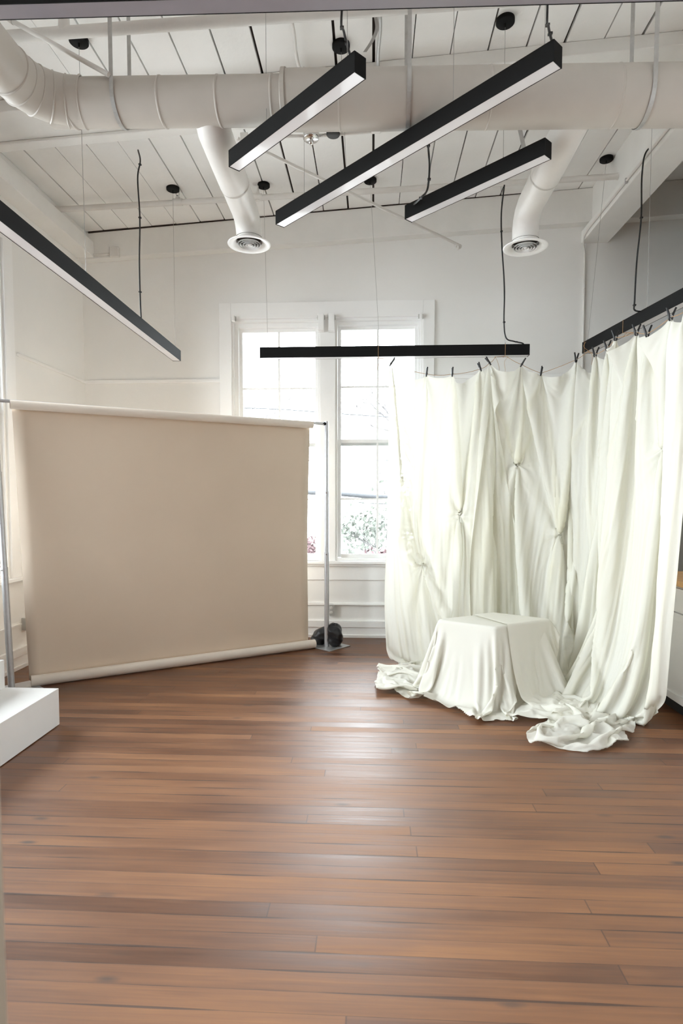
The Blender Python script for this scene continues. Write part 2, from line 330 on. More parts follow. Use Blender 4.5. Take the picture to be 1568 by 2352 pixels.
# timber plates and beams (painted)
def zl(x): return 4.43 + .0516 * x
def xslab(name, x0, x1, y0, y1, f0, f1, mm='beam', bev=.006):
    P = [(x0,y0,f0(x0)),(x1,y0,f0(x1)),(x1,y1,f0(x1)),(x0,y1,f0(x0)),(x0,y0,f1(x0)),(x1,y0,f1(x1)),(x1,y1,f1(x1)),(x0,y1,f1(x0))]
    return struct(MB().hexa(P).build(name, mm, None, bev, 2))
xslab('trim_9', XL, 5.2, D - .12, D, zl, lambda x: zc(x) - .004)
xslab('trim_17', XL + .14, 1.9, D - .128, D - .118, lambda x: zc(x) - (.004 + .012 * max(0, (1.9 - x) / 5)), lambda x: zc(x) + .006, 'gap', 0)
xslab('trim_10', XL, 2.40, 4.52, 4.95, lambda x: 4.665 + .06 * x, lambda x: zc(x) - .002)
xslab('trim_11', XL, -.4, 4.86, 4.96, lambda x: 4.640 + .06 * x, lambda x: 4.664 + .06 * x)
struct(MB().box((XL, -3, 4.28), (XL + .20, D - .12, 4.45)).build('trim_12', 'beam', None, .008, 2))
struct(MB().box((XL, -3, 4.45), (XL + .12, D - .12, 4.56)).build('trim_13', 'beam', None, .006, 2))
bxa = atY(1334, 559, D).x; bxb = atY(1395, 559, D).x; bz = atY(1360, 559, D).z
struct(MB().box((bxa, -3, bz), (bxb, D, bz + .13)).build('trim_14', 'beam', None, .006, 2))
struct(MB().box((bxa + .07, -3, bz + .13), (bxb - .04, D, 4.95)).build('trim_15', 'beam', None, .004, 2))
# near post at the left edge of the view (open doorway's jamb)
p = atY(21, 2352, .56)
struct(MB().box((p.x - .13, .46, 0), (p.x, .56, 2.25)).build('trim_16', 'jamb', None, .004, 2))
# ================================================================== pendant lights
def pendant(label, a, b, wires, cords, w=.08, h=.10, dm='diff'):
    """a, b: middle of the underside at each end. wires: (point on lamp, canopy point or None)"""
    a = Vector(a); b = Vector(b); d = (b - a).normalized(); c = (a + b) / 2
    root = thing('linear_pendant_light', label, 'light', c, 'black linear pendant lights')
    up = Vector((0,0,1)); x = d.cross(up).normalized()
    hs = MB(); t = .004
    hs.bar(a + up * h, b + up * h, w, t); hs.bar(a + x * (w/2 - t/2) + up * h / 2, b + x * (w/2 - t/2) + up * h / 2, t, h)
    hs.bar(a - x * (w/2 - t/2) + up * h / 2, b - x * (w/2 - t/2) + up * h / 2, t, h)
    hs.build('housing', 'black', root)
    for e, s in ((a, -1), (b, 1)): MB().bar(e + up * h / 2, e + up * h / 2 + d * s * .004, w, h + .002).build('end_cap', 'black', root)
    MB().bar(a + d * .002 + up * .012, b - d * .002 + up * .012, w - 2 * t, .022).build('diffuser', dm, root)
    for lp, cp in wires:
        lp = Vector(lp); cp = Vector(cp)
        MB().tube([lp, lp + (cp - lp) * .5, cp], .0016, 6).build('suspension_wire', 'wire', root)
        MB().tube([lp, lp + up * .03], .004, 8).build('wire_grip', 'wire', root)
    for cp in [c_ for _, c_ in wires if len(c_) == 4]: pass
    for pts in cords:
        P = spline(pts, 8); co = MB().tube(P, .0065, 8).build('power_cord', 'cord', root)
        for f in (.22, .5, .8):
            q = P[int(f * (len(P) - 1))]; MB().box(q - Vector((.009, .009, .005)), q + Vector((.012, .009, .005))).build('cable_tie', 'cord', co)
    return root
def canopy(root, p, r=.062):
    x, y = p[0], p[1]; z = zc(x)
    o = MB(); o.lathe([(0, z - .028), (r - .004, z - .028), (r, z - .024), (r, z + .0), (0, z + .0)], (x, y, 0), 36)
    co = o.build('canopy', 'black', root); MB().tube([(x, y, z - .055), (x, y, z - .028)], .006, 10).build('cable_gland', 'black', co)
def ceilpt(px, py): # point on the ceiling plane
    d = ray(px, py); t = (4.73 - EYE) / (d.z - .062 * d.x); return Vector((d.x * t, d.y * t, EYE + d.z * t))
def onlamp(a, b, px, h=.10):
    a = Vector(a); b = Vector(b); best = min((i / 400 for i in range(401)), key=lambda f: abs(project(a + (b - a) * f)[0] - px)); return a + (b - a) * best + Vector((0, 0, h))
def project(p):
    q = RM.transposed() @ (Vector(p) - Vector((0, 0, EYE))); return 784 + FPX * q.x / -q.z, 1223 - FPX * q.y / -q.z
# 1 short diagonal, upper left of the three
ZD = 3.70
a1, b1 = atZ(538, 388, ZD), atZ(826, 174, ZD)
w = onlamp(a1, b1, 612); w2 = onlamp(a1, b1, 797)
c1 = Vector((w.x, w.y, zc(w.x))); c2 = Vector((w2.x, w2.y, zc(w2.x)))
r = pendant('short black diagonal linear light hanging under the main duct, left of the long one', a1, b1, [(w, c1), (w2, c2)],
    [[onlamp(a1, b1, 808) , atZ(790, 75, 4.0), atZ(785, 20, 4.25), (c2.x + .05, c2.y - .1, zc(c2.x))]]); canopy(r, c1); canopy(r, c2)
# 2 long diagonal
a2, b2 = atZ(643, 519, ZD), atZ(1279, 149, ZD)
cc = ceilpt(783, 112); w = onlamp(a2, b2, 795); w0 = onlamp(a2, b2, 699); w3 = onlamp(a2, b2, 1039); w4 = onlamp(a2, b2, 1250)
r = pendant('long black diagonal linear light running under the main duct, longest of the three diagonals', a2, b2,
    [(w, cc), (w0, (w0.x, w0.y, zc(w0.x))), (w3, (w3.x, w3.y, zc(w3.x))), (w4, (w4.x, w4.y, zc(w4.x)))],
    [[onlamp(a2, b2, 1270), atZ(1259, 60, 3.98), atZ(1257, 8, 4.2), (w4.x - .02, w4.y - .2, zc(w4.x))],
     ]); canopy(r, cc); canopy(r, w3)
# 3 short diagonal, right
a3, b3 = atZ(938, 507, ZD), atZ(1257, 361, ZD)
cc = ceilpt(1160, 55); w = onlamp(a3, b3, 1155); w5 = onlamp(a3, b3, 976)
r = pendant('short black diagonal linear light beside the right branch duct', a3, b3, [(w, (cc.x, cc.y, cc.z)), (w5, atY(1000, 300, w5.y + .25))],
    [[onlamp(a3, b3, 949), atY(965, 455, 4.1), atY(981, 435, 4.1), atY(986, 385, 4.1), atY(983, 335, 4.1), ceilpt(978, 250)]]); canopy(r, cc)
# 4 nearest, crossing the top of the picture
ya, yb = atZ(0, 46, ZD), atZ(1568, 2, ZD); dd = (yb - ya)
pa = ya - dd * .06 - Vector((0, .04, 0)); pb = yb + dd * .06 - Vector((0, .04, 0))
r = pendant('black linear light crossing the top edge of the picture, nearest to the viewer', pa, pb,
    [(pa + dd * .1 + Vector((0,0,.1)), (pa.x + dd.x * .1, pa.y, zc(pa.x))), (pb - dd * .1 + Vector((0,0,.1)), (pb.x - dd.x * .1, pb.y, zc(pb.x)))], [], w=.085, dm='diff_shade')  # diffuser colour darkened to stand for the unlit underside
# 5 left, low
ZL = 2.97
e = atZ(415, 829, ZL); n_ = atZ(0, 506, ZL); dd = (n_ - e).normalized()
a5 = e - Vector((.04, 0, 0)); b5 = a5 + dd * 3.66
c1 = ceilpt(397, 438); c2 = ceilpt(181, 100); w1 = onlamp(a5, b5, 403); w2 = onlamp(a5, b5, 198); ct = ceilpt(317, 345)
r = pendant('black linear light hung low along the left wall', a5, b5, [(w1, c1), (w2, c2)],
    [[onlamp(a5, b5, 325), atY(322, 690, 5.0), atY(320, 600, 5.02), atY(321, 500, 5.05), atY(316, 410, 5.1), atY(322, 370, 5.1), ct]]); canopy(r, c1); canopy(r, c2)
# 6 far, parallel to the window wall
a6 = atY(597, 822, 5.81) + Vector((0, .04, 0)); b6 = atY(1215, 815, 5.81) + Vector((0, .04, 0))
c1 = ceilpt(605, 430); c2 = ceilpt(850, 419); w1 = onlamp(a6, b6, 615); w2 = onlamp(a6, b6, 872); w3 = onlamp(a6, b6, 1159); c3 = ceilpt(1150, 425)
r = pendant('black linear light hanging level in front of the tall window', a6, b6, [(w1, c1), (w2, c2), (w3, c3)],
    [[onlamp(a6, b6, 1203) , onlamp(a6, b6, 1198) + Vector((0, 0, .02)), atY(1180, 784, 5.85), atY(1162, 776, 5.85), atY(1157, 740, 5.85), atY(1158, 660, 5.85), atY(1152, 560, 5.85), atY(1151, 490, 5.85), atY(1158, 425, 5.85)]])
canopy(r, c1); canopy(r, c2)
# 7 right, low
e = atZ(1336, 812, ZL); n_ = atZ(1568, 694, ZL); dd = (n_ - e).normalized()
a7 = e + Vector((.04, 0, 0)); b7 = a7 + dd * 2.44
c1 = ceilpt(1392, 370); w1 = onlamp(a7, b7, 1349); w2 = onlamp(a7, b7, 1484)
r = pendant('black linear light hung low on the right above the draped fabric', a7, b7, [(w1, c1), (w2, (w2.x, w2.y, zc(w2.x)))],
    [[onlamp(a7, b7, 1478), atY(1457, 712, w2.y), atY(1457, 690, w2.y), atY(1462, 600, w2.y + .05), atY(1472, 500, w2.y + .15), atY(1474, 400, w2.y + .25), atY(1486, 345, w2.y + .3), atY(1530, 325, w2.y + .3), atY(1550, 305, w2.y + .3)]]); canopy(r, c1)
LAMP6 = (a6, b6); LAMP7 = (a7, b7)
# ================================================================== ducts
YD = 3.75
def zmid(px, y0, y1): # centre height of a duct at depth YD from its top and bottom pixel rows
    return (atY(px, y0, YD).z + atY(px, y1, YD).z) / 2
zc0 = atY(130, 238, YD).z; zc1 = atY(1568, 220, YD).z
xe = atY(95, 240, YD).x; xr_ = 4.9; slope = (zc1 - zc0) / (atY(1568, 224, YD).x - xe)
def dz_(x): return zc0 + slope * (x - xe)
duct = thing('ventilation_duct', 'wide round beige-painted ventilation duct running across the ceiling', 'duct', (0, YD, zc0))
rl, rr_ = .134, .160
xj = atY(655, 220, YD).x
m = MB(); R0 = .30
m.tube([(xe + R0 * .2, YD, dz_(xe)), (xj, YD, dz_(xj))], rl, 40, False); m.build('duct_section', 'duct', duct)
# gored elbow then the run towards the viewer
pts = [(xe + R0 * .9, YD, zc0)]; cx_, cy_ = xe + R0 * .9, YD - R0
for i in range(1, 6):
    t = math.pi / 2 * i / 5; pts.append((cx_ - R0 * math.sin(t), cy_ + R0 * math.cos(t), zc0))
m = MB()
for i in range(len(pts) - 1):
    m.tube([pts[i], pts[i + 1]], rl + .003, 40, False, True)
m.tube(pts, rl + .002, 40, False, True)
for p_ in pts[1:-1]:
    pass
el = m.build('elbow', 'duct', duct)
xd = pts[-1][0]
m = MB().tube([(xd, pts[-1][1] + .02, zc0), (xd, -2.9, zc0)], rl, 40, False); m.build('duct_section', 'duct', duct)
# seams
def ring(parent, c, ax, r, wd=.008, hh=.004, name='seam'):
    m = MB().lathe([(r, -wd), (r + hh, -wd * .5), (r + hh, wd * .5), (r, wd)], c, 40, True, ax); return m.build(name, 'duct', parent)
for i in range(len(pts)):
    p_ = Vector(pts[i]); dr = (Vector(pts[min(i + 1, len(pts) - 1)]) - Vector(pts[max(i - 1, 0)])).normalized()
    MB().tube([p_ - dr * .006, p_ - dr * .002, p_ + dr * .002, p_ + dr * .006], [rl + .001, rl + .009, rl + .009, rl + .001], 40, False).build('seam', 'duct', duct)
for px in (168, 375, 505, 628): xx = atY(px, 230, YD).x; ring(duct, (xx, YD, dz_(xx)), 'X', rl)
m = MB(); m.tube([(xj - .02, YD, dz_(xj)), (xj + .015, YD, dz_(xj))], [rl + .004, rr_ + .006], 40, False); m.tube([(xj + .01, YD, dz_(xj)), (xr_, YD, dz_(xr_))], rr_, 40, False)
m.build('duct_section', 'duct', duct)
MB().lathe([(rl, -.012), (rr_ + .007, -.012), (rr_ + .007, .012), (rr_, .012)], (xj, YD, dz_(xj)), 40, False, 'X').build('collar', 'duct', duct)
for px in (780, 1120, 1410): xx = atY(px, 230, YD).x; ring(duct, (xx, YD, dz_(xx)), 'X', rr_, .006, .003)
# hanger straps: a U band round the duct, both legs to the ceiling
for px, rad in ((255, rl), (940, rr_), (1505, rr_)):
    xx = atY(px, 150, YD - rad).x; wv = .024; zz = dz_(xx); R = rad + .004
    prof = [(YD - R - .002, zc(xx))] + [(YD - R * math.cos(t), zz - R * math.sin(t)) for t in [math.pi * i / 18 for i in range(19)]] + [(YD + R + .002, zc(xx))]
    m = MB(); V = []
    for (y, z) in prof: V += [(xx - wv / 2, y, z), (xx + wv / 2, y, z)]
    m.add(V, [(2*i, 2*i+1, 2*i+3, 2*i+2) for i in range(len(prof) - 1)])
    o = m.build('hanger_strap', 'strap' , duct); s = o.modifiers.new('solid', 'SOLIDIFY'); s.thickness = .003
# branch ducts with round diffusers
def branch(px0, px1, ydiff, label, r=.108):
    root = thing('branch_duct', label, 'duct', (0, 0, 0), 'branch ducts with round ceiling diffusers')
    p1 = atY(px1, 560, 5.0); x = p1.x; zb = atY(px1, ydiff, 5.0).z; x0 = atY(px0, 300, 3.83).x; z0 = 3.885
    root.location = (x, 5.0, zb)
    ks = [(x0, 3.74, z0 + .16), (x0, 3.80, z0 + .10), (x0, 3.90, z0 + .035), (x0 + (x - x0) * .6, 4.45, z0 + .01)]
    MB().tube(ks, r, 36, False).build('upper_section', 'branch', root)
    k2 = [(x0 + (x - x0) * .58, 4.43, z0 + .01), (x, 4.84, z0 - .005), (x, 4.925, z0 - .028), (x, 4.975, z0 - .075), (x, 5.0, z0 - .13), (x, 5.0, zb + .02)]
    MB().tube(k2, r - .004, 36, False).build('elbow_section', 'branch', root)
    MB().tube([Vector(ks[-1]) - Vector((0, .006, 0)), Vector(ks[-1]) + Vector((0, .006, 0))], r + .003, 36, False).build('seam', 'duct', root)
    q = MB(); R = .176
    q.lathe([(r - .003, zb + .035), (r + .03, zb + .012), (R - .012, zb + .006), (R, zb), (R - .002, zb - .006), (R - .014, zb - .004), (R - .03, zb - .007), (R - .05, zb + .004), (r + .0, zb + .018)], (x, 5.0, 0), 56)
    df = q.build('diffuser', 'trim', root)
    for k_, rr in enumerate((.098, .076, .054, .032)):
        v = MB(); v.lathe([(rr, zb - .006 - .002 * k_), (rr - .012, zb + .010), (rr - .015, zb + .011), (rr - .003, zb - .007 - .002 * k_)], (x, 5.0, 0), 48); v.build('vane', 'trim', df)
    MB().lathe([(0, zb - .012), (.012, zb - .010), (.014, zb + .01)], (x, 5.0, 0), 24).build('hub', 'trim', df)
    MB().lathe([(0, zb + .05), (r, zb + .05)], (x, 5.0, 0), 36).build('damper', 'gap', df)
branch(487, 572, 561, 'round white branch duct left of the diagonal lights, ending in a ringed diffuser')
branch(1322, 1206, 568, 'round white branch duct at the right, near the ceiling beam, ending in a ringed diffuser')
# ================================================================== pipes and conduits
Y1 = 3.80
P0 = atY(-30, 88, Y1); P1 = atY(1100, 5, Y1)
pr = thing('ceiling_pipe', 'thick painted pipe with couplings running just under the ceiling boards', 'pipe', P0)
MB().tube([P0 + (P0 - P1) * .1, P1, P1 + (P1 - P0) * .5], .034, 20).build('pipe', 'pipe', pr)
for px, L in ((147, .085), (366, .03)):
    c = P0 + (P1 - P0) * ((atY(px, 60, Y1).x - P0.x) / (P1.x - P0.x)); d = (P1 - P0).normalized()
    MB().tube([c - d * L, c - d * L, c - d * (L - .02), c - d * (L - .021), c + d * (L - .021), c + d * (L - .02), c + d * L], [.034, .045, .047, .041, .041, .047, .045], 20).build('coupling', 'pipe', pr)
c = P0 + (P1 - P0) * ((atY(147, 60, Y1).x - P0.x) / (P1.x - P0.x)); MB().tube([c, c + Vector((0, 0, .16))], [.036, .03], 16).build('riser', 'pipe', pr)
# sprinkler pipe with elbow and run along the left wall
Y2 = 6.0
S0 = atY(122, 482, Y2); S1 = atY(1428, 405, Y2)
sp = thing('sprinkler_pipe', 'long white sprinkler pipe crossing below the far ceiling boards with an elbow at left', 'pipe', S0)
MB().tube([S0, S1], .027, 18).build('pipe', 'pipe', sp)
MB().tube([S1 - Vector((.05, 0, 0)), S1 - Vector((.02, 0, 0)), S1, S1 + Vector((.006, 0, 0))], [.028, .036, .055, .055], 20).build('flange', 'pipe', sp)
eb = [S0 + Vector((.04, 0, 0)), S0 + Vector((-.02, -.008, -.005)), S0 + Vector((-.05, -.05, -.03)), S0 + Vector((-.055, -.10, -.07)), S0 + Vector((-.055, -.13, -.10))]
MB().tube(eb, [.034, .034, .032, .034, .034], 18).build('elbow', 'pipe', sp)
L0 = Vector(eb[-1]); MB().tube([L0 + Vector((0, .06, -.0)), L0 + Vector((0, -.3, 0)), (L0.x - .02, -2.9, L0.z - .02)], .027, 16).build('wall_run', 'pipe', sp)
for px, up in ((408, 1), (592, 2), (1116, 3)):
    c = S0 + (S1 - S0) * ((atY(px, 450, Y2).x - S0.x) / (S1.x - S0.x))
    t = MB().tube([c - Vector((.045, 0, -.004)), c + Vector((.045, 0, .004))], .033, 18).build('tee', 'pipe', sp)
    if up == 1:
        MB().tube([c, c + Vector((0, 0, .05))], .022, 14).build('stub', 'pipe', t)
        h = MB(); z0 = c.z + .05
        h.lathe([(.0, z0), (.014, z0), (.016, z0 + .012), (.010, z0 + .018), (0, z0 + .018)], (c.x, c.y, 0), 20)
        for s in (-1, 1): h.tube([c + Vector((s * .013, 0, .065)), c + Vector((s * .016, 0, .085)), c + Vector((s * .006, 0, .105))], .0028, 8)
        h.lathe([(0, z0 + .058), (.024, z0 + .058), (.026, z0 + .062), (0, z0 + .064)], (c.x, c.y, 0), 24); h.build('sprinkler_head', 'chrome', sp)
    elif up == 2:
        h = MB(); h.tube([c - Vector((0, 0, .03)), c + Vector((0, 0, .05)), c + Vector((0, 0, .06)), c + Vector((0, 0, .12)), c + Vector((-.02, 0, zc(c.x) - c.z))], [.024, .016, .011, .009, .008], 12)
        h.lathe([(.01, zc(c.x) - .012), (.032, zc(c.x) - .008), (.034, zc(c.x))], (c.x - .02, c.y, 0), 18); h.build('ceiling_hanger', 'pipe', sp)
# diagonal rod to the wall plate
A = atY(545, 318, 4.97); B = atY(1052, 562, 6.62)
t = thing('tie_rod', 'thin white diagonal rod from the crossbeam down to the beam over the window', 'rod', A)
MB().tube([A, B], .014, 12).build('rod', 'pipe', t); c = B
MB().tube([c + Vector((-.03, 0, .0)), c + Vector((.03, .05, 0))], .022, 12).build('fitting', 'pipe', t); MB().tube([c, c - Vector((0, 0, .05))], .011, 10).build('stub', 'pipe', t)
A = atY(22, 45, 3.78); B = atY(250, 172, 3.60)
t = thing('brace_rod', 'slanted brace rod beside the left elbow of the wide duct', 'rod', A); MB().tube([A, B], .014, 12).build('rod', 'pipe', t)
MB().tube([A + Vector((-.02, 0, .02)), A + Vector((.03, -.01, -.02))], .02, 12).build('end_fitting', 'pipe', t)
# conduit along the beam and down the wall
xk = bxa - .012
cpts = [(xk, 1.0, bz + .05), (xk, 6.55, bz + .05), (xk, 6.66, bz + .03), (xk + .02, 6.74, bz - .02), (xk + .045, 6.77, bz - .10), (xk + .05, 6.775, bz - .3), (xk + .05, 6.775, 2.2), (xk + .05, 6.775, .3)]
t = thing('conduit', 'white electrical conduit running along the ceiling beam and down the back wall', 'conduit', cpts[4]); MB().tube(cpts, .011, 12).build('conduit_tube', 'pipe', t)
for zz in (3.9, 3.4, 3.05): MB().tube([(xk + .05, 6.775, zz - .02), (xk + .05, 6.775, zz + .02)], .015, 12).build('coupling', 'pipe', t)
for yy in (4.6, 5.6): MB().box((xk - .012, yy - .01, bz + .03), (xk + .014, yy + .01, bz + .07)).build('clamp', 'strap', t)
# small box with conduit on the left end of the back beam
yb_ = D - .12
p = atY(265, 581, yb_); t = thing('junction_box', 'small square white box on the beam at the far left corner', 'electrical box', p)
MB().box(p - Vector((.05, .045, .055)), p + Vector((.05, .002, .055))).build('box', 'pipe', t, .006, 2)
a = atY(252, 583, yb_ - .02); b = atY(165, 588, yb_ - .02)
MB().tube([a, b, b - Vector((.08, 0, -.005))], .011, 10).build('conduit_tube', 'pipe', t)
# ceiling fixture box below the crossbeam, chrome cover
p = atY(714, 318, 4.72); t = thing('ceiling_fixture_box', 'round chrome-covered ceiling box under the main duct', 'electrical box', p)
MB().lathe([(0, .045), (.058, .045), (.06, .04), (.06, 0)], p, 32).build('box', 'pipe', t)
MB().lathe([(.062, .006), (.062, -.002), (.055, -.010), (0, -.012)], p, 32).build('cover', 'chrome', t)
MB().lathe([(.018, -.012), (.022, -.03), (.012, -.045), (0, -.047)], p, 24).build('socket', 'chrome', t)
MB().tube([p + Vector((0, 0, .045)), p + Vector((0, 0, .3))], .014, 12).build('riser', 'pipe', t)
for s, q in ((-1, (600, 318)), (1, (1000, 290))):
    e = atY(q[0], q[1], 4.72); MB().tube([p + Vector((s * .06, 0, .02)), p + Vector((s * .16, 0, .022)), e], .012, 10).build('conduit_tube', 'pipe', t)
sq = MB(); P = [p + Vector((.07 + .008 * i, -.02, .0 + .0025 * i + (.006 if i % 2 else 0))) for i in range(14)]; sq.tube(P, .006, 8).build('flexible_conduit', 'strap', t)
p = atY(765, 305, 4.70); MB
t = MB().lathe([(0, -.02), (.048, -.02), (.052, -.012), (.052, .02)], p, 28).build('knockout_cover', 'dark'); tag(t, 'dark round cap on the ceiling beam right of the chrome-covered box', 'cap')
p = atY(863, 299, 4.66); t = MB().box(p - Vector((.035, .02, .017)), p + Vector((.035, .02, .017))).build('coupling_box', 'pipe', None, .004); tag(t, 'small white conduit coupling under the main duct', 'electrical box')
p = atY(562, 318, 4.70); t = MB().box(p - Vector((.03, .03, .03)), p + Vector((.03, .03, .03))).build('switch_box', 'pipe', None, .004); tag(t, 'small white box tucked behind the left branch duct', 'electrical box')
# vertical flexible conduits at the top of the picture
for px0, px1, lab, mt_ in ((664, 689, 'thin painted conduit against the ceiling boards left of the short diagonal light', 'pipe'), (872, 868, 'flexible metal conduit hanging from the ceiling boards by the duct', 'strap')):
    a = ceilpt(px0, 22) + Vector((0, 0, -.015)); b = ceilpt(px1, 155) + Vector((0, .3, -.015)); b = b + (b - a) * .2
    P = [a + (b - a) * (i / 24) + Vector((.006 * math.sin(i * .5), 0, .0)) for i in range(25)]
    tag(MB().tube(P, .012, 10).build('ceiling_conduit', mt_), lab, 'conduit')
a = ceilpt(862, 35); t = MB(); P = [a + Vector((0, 0, 0)), a + Vector((.01, .03, -.06)), a + Vector((-.02, .05, -.12)), a + Vector((-.07, .08, -.17))]
V = []; 
for q in spline(P, 6): V += [q - Vector((.012, 0, 0)), q + Vector((.012, 0, 0))]
t.add(V, [(2*i, 2*i+1, 2*i+3, 2*i+2) for i in range(len(V) // 2 - 1)]); o = t.build('loose_strap', 'strap'); o.modifiers.new('s', 'SOLIDIFY').thickness = .002
tag(o, 'short loose metal strap end dangling from the ceiling', 'strap')
a = ceilpt(1222, 300) ; b = ceilpt(1198, 350)
o = MB().bar(atY(1192, 290, 4.6), atY(1204, 345, 4.6), .03, .003, (0, 1, 0)).build('strap_brace', 'strap'); tag(o, 'flat grey strap slanting above the short right diagonal light', 'strap')
# ================================================================== paper backdrop on stands
PR = atZ(750, 1486, 0); PL = atZ(27, 1587, 0)
def onplane(px, py, off=0.0): # vertical plane through the two poles, moved off metres towards the room
    d = (PR - PL).normalized(); n = Vector((d.y, -d.x, 0)); o = PL + n * off; r_ = ray(px, py); t = (o - Vector((0, 0, EYE))).dot(n) / r_.dot(n)
    return Vector((0, 0, EYE)) + r_ * t
BD = (PR - PL).normalized(); BN = Vector((BD.y, -BD.x, 0))
def stand(base, top, label, coll, rad):
    root = thing('backdrop_stand', label, 'stand', base, 'backdrop stands')
    P = []; s = .20
    rz = math.radians(12)
    m = MB(); ang = [math.radians(a) for a in (5, 95, 185, 275)]; c = base + Vector((.02, .03, 0))
    V = [(c.x + .235 * math.cos(a), c.y + .235 * math.sin(a), .002) for a in ang]; V += [(x, y, .008) for x, y, z in V]
    m.hexa(V); m.build('base_plate', 'alu', root, .001, 1)
    H = top.z + .025; zs = [.008] + coll + [H]
    for i in range(len(zs) - 1):
        f0 = (zs[i]) / H; f1 = zs[i + 1] / H; a = base.lerp(Vector((top.x, top.y, H)), f0); b = base.lerp(Vector((top.x, top.y, H)), f1)
        a.z = zs[i]; b.z = zs[i + 1]; MB().tube([a, b], rad - .0028 * i, 24).build('pole_section', 'alu', root)
        if i:
            o = MB().tube([a - Vector((0, 0, .025)), a + Vector((0, 0, .012))], rad - .0028 * i + .004, 20).build('collar', 'alu', root)
            MB().tube([a + Vector((0, -rad, -.01)), a + Vector((0, -rad - .014, -.01))], .006, 10).build('button', 'chrome', o)
    return root
TL = onplane(-14, 919); TR = onplane(747, 973.5); 
zR = [(atY(750, y, PR.y).z) for y in (1271, 1130)]; zLs = [atY(18, 1306, PL.y).z, atY(5, 1087, PL.y).z]
stand(PR, TR + BD * .015, 'silver backdrop stand at the right end of the beige paper, in front of the window', zR, .026)
stand(PL, Vector((TL.x, TL.y, TL.z)), 'silver backdrop stand behind the white plinths at the left edge', zLs, .026)
cb = thing('crossbar', 'silver crossbar carrying the beige paper roll between the two stands', 'crossbar', TL)
MB().tube([TL - BD * .02, TR], .014, 18).build('tube', 'alu', cb)
for e, s in ((TL, 1), (TR, -1)):
    MB().tube([e + BD * s * .0, e + BD * s * .02], .017, 16).build('end_clamp', 'black', cb)
    MB().tube([e + BD * s * .03, e + BD * s * .03 + BN * .045], .006, 10).build('knob', 'black', cb)
bp = thing('paper_backdrop', 'beige seamless paper hanging from its roll with the lower end rolled on the floor', 'backdrop', (PL + PR) / 2)
rt = .037; rb = .047
A = onplane(23, 929); B = onplane(717, 976); MB().tube([A, B], rt, 40, False).build('upper_roll', 'rollp', bp)
for e, s in ((A, -1), (B, 1)):
    MB().tube([e + BD * s * .002, e - BD * s * .12], .028, 24, False).build('core_tube', 'core', bp)
    V = []; d = BD * s; x = Vector((0, 0, 1)); y = d.cross(x)
    m = MB(); n = 40; V = [e + (x * math.cos(2*math.pi*k/n) + y * math.sin(2*math.pi*k/n)) * rt for k in range(n)] + [e + (x * math.cos(2*math.pi*k/n) + y * math.sin(2*math.pi*k/n)) * .024 for k in range(n)]
    m.add(V, [(k, (k+1) % n, n + (k+1) % n, n + k) for k in range(n)]); m.build('roll_end', 'core', bp)
a_ = atZ(72, 1578, 0); b_ = atZ(722, 1489, 0)
d2 = (b_ - a_).normalized(); n2 = Vector((d2.y, -d2.x, 0)); C0 = a_ + Vector((0, 0, rb + .001)) - n2 * .006; C1 = b_ + Vector((0, 0, rb + .001)) - n2 * .006
C1 += (C1 - C0).normalized() * .005
m = MB(); P = []; n = 64
for e in (C0, C1):
    for k in range(n + 1):
        t = 2 * math.pi * k / n * 1.0; rr = rb - .002 * k / n; P.append(e + n2 * (-math.cos(t)) * rr + Vector((0, 0, math.sin(t) * rr)))
m.add(P, [(k, k + 1, n + 2 + k, n + 1 + k) for k in range(n)], True); m.build('lower_roll', 'rollp', bp)
for e, s in ((C0, -1), (C1, 1)):
    MB().tube([e - d2 * s * .0, e - d2 * s * .25], rb - .006, 32, False).build('roll_layer', 'paper', bp)
    MB().tube([e - d2 * s * .30, e - d2 * s * .31], rb - .004, 32, True).build('core_plug', 'core', bp)
H_, W_ = 40, 30; V = []; F = []
pa0, pa1 = onplane(27, 935, -rt) , onplane(711, 980, -rt); pb0 = C0 - n2 * (rb - .001) + d2 * -.012; pb1 = C1 - n2 * (rb - .001) - d2 * .055
pa0.z = A.z - .0; pa1.z = B.z
for i in range(H_ + 1):
    f = i / H_
    for j in range(W_ + 1):
        g = j / W_; p = pa0.lerp(pa1, g).lerp(pb0.lerp(pb1, g), f)
        V.append(p - BN * .035 * math.sin(math.pi * f) ** 1.5 - BN * .004 * math.sin(math.pi * g) )
for i in range(H_):
    for j in range(W_): k = i * (W_ + 1) + j; F.append((k, k + 1, k + W_ + 2, k + W_ + 1))
o = MB().add(V, F, True).build('paper_sheet', 'paper', bp); o.modifiers.new('s', 'SOLIDIFY').thickness = .0008
